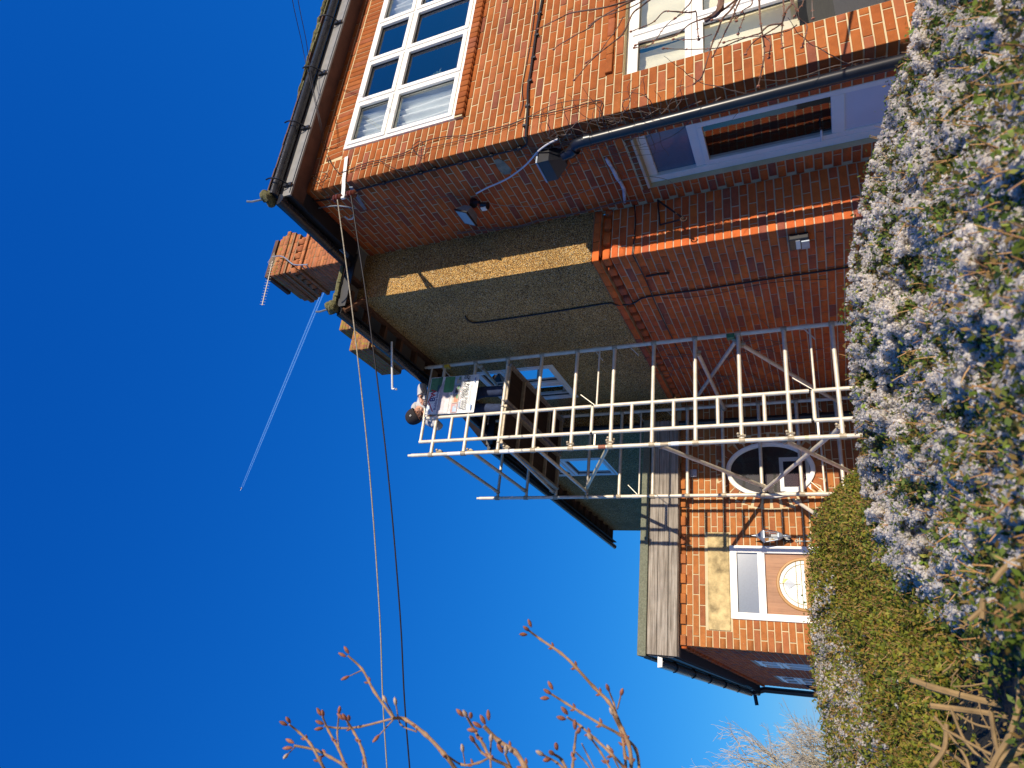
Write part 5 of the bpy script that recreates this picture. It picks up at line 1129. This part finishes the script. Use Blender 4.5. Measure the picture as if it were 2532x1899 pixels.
# ------------------------------------------------------------------ budding shrub in the foreground (left of the upright view)
s7 = .45208
def c7(a, b): return (600 + a * s7, 1450 + b * s7)
def shrub(name, label, lines, depth, cat='shrub'):
    root = empty(name, tuple(stem_path([c7(*lines[0][0][-1])], depth)[0])); tag(root, label, cat, 'budding shrub stems against the sky')
    for pts, r0, r1, buds in lines:
        r0 *= .62; r1 *= .66
        P = smooth_path([stem_path([c7(*p)], depth + .02 * math.sin(i * 1.7))[0] for i, p in enumerate(pts)], 5)
        n = len(P); rr = [(r1 + (r0 - r1) * i / (n - 1)) * (1 + (.35 if i % 5 == 0 and 0 < i < n - 1 else 0)) for i in range(n)]
        st = MB().tube(P, rr, 8).build('stem', M['twig'], root, smooth=True)
        tip = P[0]; d = (P[0] - P[1]).normalized(); side = d.cross(Vector((.3, -1, .2))).normalized()
        for k in range(buds):
            q = tip + side * (.0045 * (k - (buds - 1) / 2) * 2) + d * .004; dd = (d + side * (.5 * (k - (buds - 1) / 2))).normalized()
            MB().tube([q - dd * .003, q + dd * .001, q + dd * .006, q + dd * .011, q + dd * .014], [.0012, .0029, .0035, .0024, .0005], 8).build('bud', M['budw'] if (k == 1 or buds == 1) and random.random() < .45 else M['bud'], st, smooth=True)
        for i in range(8, n - 3, 7):
            for sg in (-1, 1):
                q = P[i] + side * sg * rr[i]; dd = (d + side * sg * .6).normalized()
                MB().tube([q, q + dd * .004, q + dd * .008], [.0018, .0022, .0006], 6).build('bud', M['bud'], st, smooth=True)
    return root
shrub('budding_stem', 'budding stem forking across the two overhead cables', [([(575, 378), (655, 455), (720, 575), (825, 720)], .0042, .0028, 2), ([(825, 720), (890, 728), (1000, 810), (1100, 915), (1170, 1010), (1200, 1080)], .0062, .0042, 0), ([(585, 490), (655, 458)], .0022, .0014, 1), ([(445, 765), (530, 775), (640, 768), (825, 722)], .0032, .0024, 2), ([(750, 810), (825, 728)], .0022, .0015, 1), ([(790, 640), (830, 715)], .002, .0016, 1), ([(840, 655), (865, 755), (950, 795)], .0022, .0018, 1), ([(1110, 920), (1200, 975), (1290, 965), (1350, 935)], .003, .0026, 0), ([(1206, 910), (1218, 985)], .0018, .0014, 1)], 1.15)
shrub('budding_stem', 'budding stems at the bottom edge of the photo, left of the cables', [([(255, 755), (310, 800), (370, 860), (420, 950), (470, 1040)], .0042, .0026, 2), ([(280, 870), (400, 895), (480, 935), (560, 985), (620, 1060)], .0042, .003, 2), ([(250, 915), (285, 880)], .0018, .0014, 1)], 1.1)
shrub('budding_stem', 'upright reddish budding stems just left of the two cables', [([(437, 712), (470, 790), (525, 890), (560, 980), (580, 1060)], .0042, .0026, 2), ([(527, 700), (518, 800), (525, 880)], .0024, .0022, 1), ([(570, 735), (610, 800), (655, 895), (690, 1050)], .0042, .0028, 3), ([(660, 975), (640, 1060)], .002, .0016, 1)], 1.12)
shrub('budding_stem', 'thick budding stem topped with three dark red buds near the photo\'s bottom edge', [([(1320, 765), (1400, 845), (1490, 905), (1540, 980), (1600, 1080)], .0062, .0046, 4), ([(1230, 720), (1270, 790), (1320, 870), (1355, 935), (1450, 985), (1500, 1060)], .0042, .003, 3), ([(1270, 855), (1310, 910), (1355, 937)], .003, .0024, 1), ([(1358, 855), (1355, 940), (1362, 1040)], .0026, .0022, 1), ([(1435, 915), (1470, 1000), (1490, 1060)], .003, .0024, 2), ([(1475, 900), (1490, 905)], .003, .003, 1)], 1.05)
shrub('budding_stem', 'long arching budding stem reaching toward the low roof, nearest the porch', [([(1570, 245), (1630, 290), (1740, 365), (1820, 440), (1920, 550), (2000, 630), (2045, 710)], .0048, .003, 3), ([(2045, 710), (2075, 780), (2110, 860), (2125, 950), (2120, 1060)], .005, .0048, 0), ([(1690, 590), (1770, 640), (1850, 690), (1960, 755), (2060, 810), (2150, 890), (2175, 1060)], .004, .0028, 3), ([(2005, 575), (2030, 640), (2045, 700)], .0028, .0022, 1), ([(2068, 600), (2050, 670)], .0022, .0018, 1), ([(2030, 710), (2070, 800), (2090, 920), (2100, 1060)], .004, .003, 1)], 1.2)
shrub('budding_stem', 'cluster of short budding stems at the bottom edge below the arching stem', [([(1775, 715), (1850, 765), (1930, 835), (2020, 920), (2080, 985), (2120, 1060)], .0034, .0024, 2), ([(1825, 795), (1815, 880), (1805, 980), (1800, 1060)], .0034, .0026, 2), ([(1705, 920), (1745, 950), (1800, 1060)], .0038, .003, 3), ([(1650, 925), (1720, 965), (1790, 1030)], .003, .0022, 1), ([(1855, 860), (1890, 930), (1930, 1010)], .002, .0014, 0), ([(1915, 845), (1960, 910), (2010, 1000), (2020, 1060)], .0028, .002, 1), ([(1820, 905), (1880, 965), (1920, 1030)], .002, .0016, 0), ([(2020, 920), (2060, 1000)], .002, .002, 1)], 1.08)

# ------------------------------------------------------------------ tree branches hanging in front of the lower window
def c2_(a, b): return (1140 + a * .27125, b * .27125)
def c3_(a, b): return (1640 + a * .40326, b * .40326)
def c9(a, b): return (1700 + a * .18083, b * .18083)
tb = empty('tree_branch', tuple(at(1, 2.7, 1850, -120))); tag(tb, 'bare twiggy tree branches hanging in front of the lower front window', 'tree branch')
def br(pts, r0, r1, mt='branch', bud=1, dy=0):
    P = smooth_path([at(1, 2.75 + dy + .04 * math.sin(i * 2.1), *p) for i, p in enumerate(pts)], 5); n = len(P)
    rr = [(r0 + (r1 - r0) * i / (n - 1)) * U(.85, 1.2) for i in range(n)]
    o = MB().tube(P, rr, 6).build('twig', M[mt], tb, smooth=True); m2 = MB()
    for i in range(3, n, 4):
        d = (P[i] - P[i - 1]).normalized()
        for sg in (-1, 1):
            s_ = d.cross(Vector((0, 1, 0))).normalized() * sg; m2.tube([P[i], P[i] + (d + s_ * .9) * .010], [.004, .0012], 4)
    if bud: m2.blob(P[-1], .007, .007, .01, 6, 4); m2.build('buds', M['bud'], o)['kind'] = 'stuff'
T_ = lambda L: [c2_(*p) for p in L]
br([(1840, -30), (1830, -160), (1900, -420), (2010, -800)], .010, .012, bud=0); br([(1620, -8), (1700, -60), (1830, -160)], .006, .012, bud=0); br([(1960, -40), (1910, -150), (1880, -330)], .007, .014, bud=0); br([(1720, -25), (1770, -90), (1832, -155)], .006, .011, bud=0)
br(T_([(1620, -20), (1480, 20), (1300, 70), (1070, 105), (980, 125), (890, 170), (805, 210), (740, 245), (700, 265)]), .006, .0022)
br(T_([(1700, -60), (1560, 10), (1450, 60), (1250, 175), (1150, 265), (1060, 310), (970, 365), (890, 410), (845, 450)]), .006, .0022)
br(T_([(1800, -60), (1640, 60), (1560, 130), (1480, 300), (1380, 390), (1290, 460), (1230, 510), (1150, 590), (1060, 700), (1030, 730)]), .006, .0022)
br(T_([(1480, 150), (1420, 260), (1330, 380), (1250, 490), (1140, 570)]), .0035, .002)
br(T_([(1700, -20), (1560, 60), (1420, 110), (1260, 165), (1170, 230)]), .004, .002)
br([(1870, -40), (1780, 30), (1740, 46), (1705, 60), (1665, 90), (1590, 105), (1571, 112)], .006, .0022)
br([(1720, 28), (1700, 31), (1660, 28), (1640, 30), (1615, 55), (1580, 70), (1560, 78)], .005, .0022)
br([(1722, 30), (1724, 60), (1726, 85), (1728, 98)], .0045, .003)
br([(1780, -60), (1783, 0), (1778, 25), (1765, 38), (1745, 50)], .022, .014, bud=0)
br([(1845, -40), (1810, 20), (1787, 45), (1775, 75), (1762, 105), (1745, 160), (1735, 190), (1716, 207)], .0065, .003)
br([(1850, -40), (1825, 10), (1810, 45), (1795, 75), (1788, 90), (1775, 115), (1762, 140)], .0055, .003)
br([(1877, -40), (1878, 20), (1880, 50), (1885, 85), (1890, 120), (1888, 150), (1882, 180), (1875, 213)], .006, .0028)
br([(1940, -60), (1955, 0), (1966, 15), (1975, 45), (1995, 62), (1990, 95), (1983, 117)], .0055, .0028)
br([(1937, -60), (1937, 0), (1938, 30), (1935, 60), (1932, 90), (1935, 118)], .0055, .0025)
br([(1972, -40), (1960, 5), (1945, 25), (1938, 45), (1930, 60), (1900, 80), (1868, 100), (1850, 120), (1843, 134)], .005, .0025)
br([(1933, 58), (1900, 64), (1880, 82), (1860, 88), (1820, 102), (1790, 115), (1760, 120), (1700, 122), (1640, 120)], .0045, .0022)
br([(1970, 62), (1950, 75), (1920, 82), (1890, 88), (1830, 94), (1790, 105)], .004, .002)
br([(1760, 85), (1730, 95), (1700, 98), (1665, 97)], .003, .002)
br([(1880, 88), (1892, 92), (1905, 105), (1903, 130), (1901, 143)], .004, .0025)
br([(1850, -30), (1860, 8), (1838, 25), (1825, 42), (1805, 48), (1760, 50)], .004, .002)
br([(1990, -30), (1985, 8), (1975, 22), (1965, 40)], .004, .002)
br([(1720, -30), (1708, 5), (1690, 25), (1670, 45)], .005, .002)
br([(1835, 25), (1840, 40), (1832, 62), (1825, 84)], .003, .002); br([(1815, 20), (1818, 40), (1821, 52)], .003, .002)
br([(2008, -40), (2008, 10), (2010, 46)], .005, .002, 'vine')
br([(1700, 25), (1650, 60), (1620, 100), (1600, 115), (1568, 118)], .003, .0018)

# ------------------------------------------------------------------ far bare tree
def bare_tree(base, H, spread, seed, label):
    random.seed(seed); root = empty('bare_tree', base); tag(root, label, 'tree', 'bare trees beyond the porch'); big, fine = MB(), MB(); cnt = [0]
    def grow(p, d, L, r, lev):
        if lev > 7 or cnt[0] > 9000: return
        n = 3; pts = [p]
        for i in range(n): d = (d + Vector((U(-1, 1), U(-1, 1), U(-.5, .8))) * .42).normalized(); pts.append(pts[-1] + d * L / n)
        cnt[0] += 1; (big if lev < 4 else fine).tube(pts, [max(r * (1 - .35 * i / n), .0085) for i in range(n + 1)], 5 if lev < 3 else 3, cap=False)
        k = 3 if lev < 3 else 2
        for i in range(k):
            q = pts[-1] if i == 0 else pts[random.choice((1, 2, 3))]; a = U(.35, .95); ax = Vector((U(-1, 1), U(-1, 1), U(-1, 1))).normalized(); nd = (Matrix.Rotation(a if i else a * .4, 3, ax) @ d); nd.z += .10; grow(q, nd.normalized(), L * U(.66, .86), r * .62, lev + 1)
    grow(Vector(base), Vector((0, 0, 1)), H * .30, H * .022, 0)
    for s in range(5): a = U(0, 6.28); grow(Vector(base) + Vector((0, 0, H * U(.15, .3))), Vector((math.cos(a) * spread, math.sin(a) * spread, .9)).normalized(), H * .24, H * .013, 1)
    big.build('trunk', M['tree'], root); fine.build('crown', M['treet'], root)['kind'] = 'stuff'
def ground_at(x, y, dist):
    w = rayu(x, y); w = w * (dist / math.hypot(w.x, w.y)); return (w.x, w.y, ZG)
bare_tree(ground_at(2090, 1900, 50), 6.2, .9, 5, 'large bare tree beyond the low extension, nearest to it')
bare_tree(ground_at(2100, 2010, 52), 10.2, .9, 9, 'bare tree standing farther left of the other one at the photo\'s corner')
random.seed(3)

# ------------------------------------------------------------------ vapour trail and aircraft high above
ct = bpy.data.materials.new('vapour'); ct.use_nodes = True; n = ct.node_tree; n.nodes.clear()
t = n.nodes.new('ShaderNodeBsdfTransparent'); dfu = n.nodes.new('ShaderNodeBsdfTranslucent'); dfu.inputs[0].default_value = (.42, .78, 1, 1); df2 = n.nodes.new('ShaderNodeBsdfDiffuse'); df2.inputs[0].default_value = (.42, .78, 1, 1)
ad = n.nodes.new('ShaderNodeAddShader'); mx = n.nodes.new('ShaderNodeMixShader'); mx.inputs[0].default_value = .11; o_ = n.nodes.new('ShaderNodeOutputMaterial')
n.links.new(dfu.outputs[0], ad.inputs[0]); n.links.new(df2.outputs[0], ad.inputs[1]); n.links.new(t.outputs[0], mx.inputs[1]); n.links.new(ad.outputs[0], mx.inputs[2]); n.links.new(mx.outputs[0], o_.inputs[0])
mb = MB()
for off in (-1, 1):
    a = rayu(599 + 0 * off, 1204).normalized() * 7000; b = rayu(798, 722).normalized() * 7600; sd_ = (b - a).cross(a).normalized() * 10.5 * off
    mb.tube([a + sd_ * .6, a.lerp(b, .3) + sd_ * .8, a.lerp(b, .65) + sd_, b + sd_ * 1.1], [2.5, 5, 6, 7], 6)
tag(mb.build('vapour_trail', ct), kind='stuff')
a = rayu(596, 1209).normalized() * 6980; dirv = (rayu(596, 1209).normalized() * 7000 - rayu(782, 750).normalized() * 7500).normalized(); pl_ = empty('aeroplane', tuple(a)); tag(pl_, 'tiny distant aeroplane at the tip of the white vapour trail', 'aeroplane')
MB().tube([a - dirv * 18, a - dirv * 12, a + dirv * 12, a + dirv * 18], [.5, 2, 2, .4], 8).build('fuselage', M['white'], pl_)
w_ = dirv.cross(Vector((0, 0, 1))).normalized(); up_ = w_.cross(dirv).normalized(); mb = MB()
for s in (-1, 1): strap(mb, a, a + w_ * 17 * s - dirv * 7, 2.2, .3, dirv); strap(mb, a - dirv * 16, a - dirv * 19 + w_ * 6 * s, 1.2, .2, dirv)
strap(mb, a - dirv * 15, a - dirv * 18 + up_ * 6, 1.3, .2, dirv); mb.build('wings', M['white'], pl_)
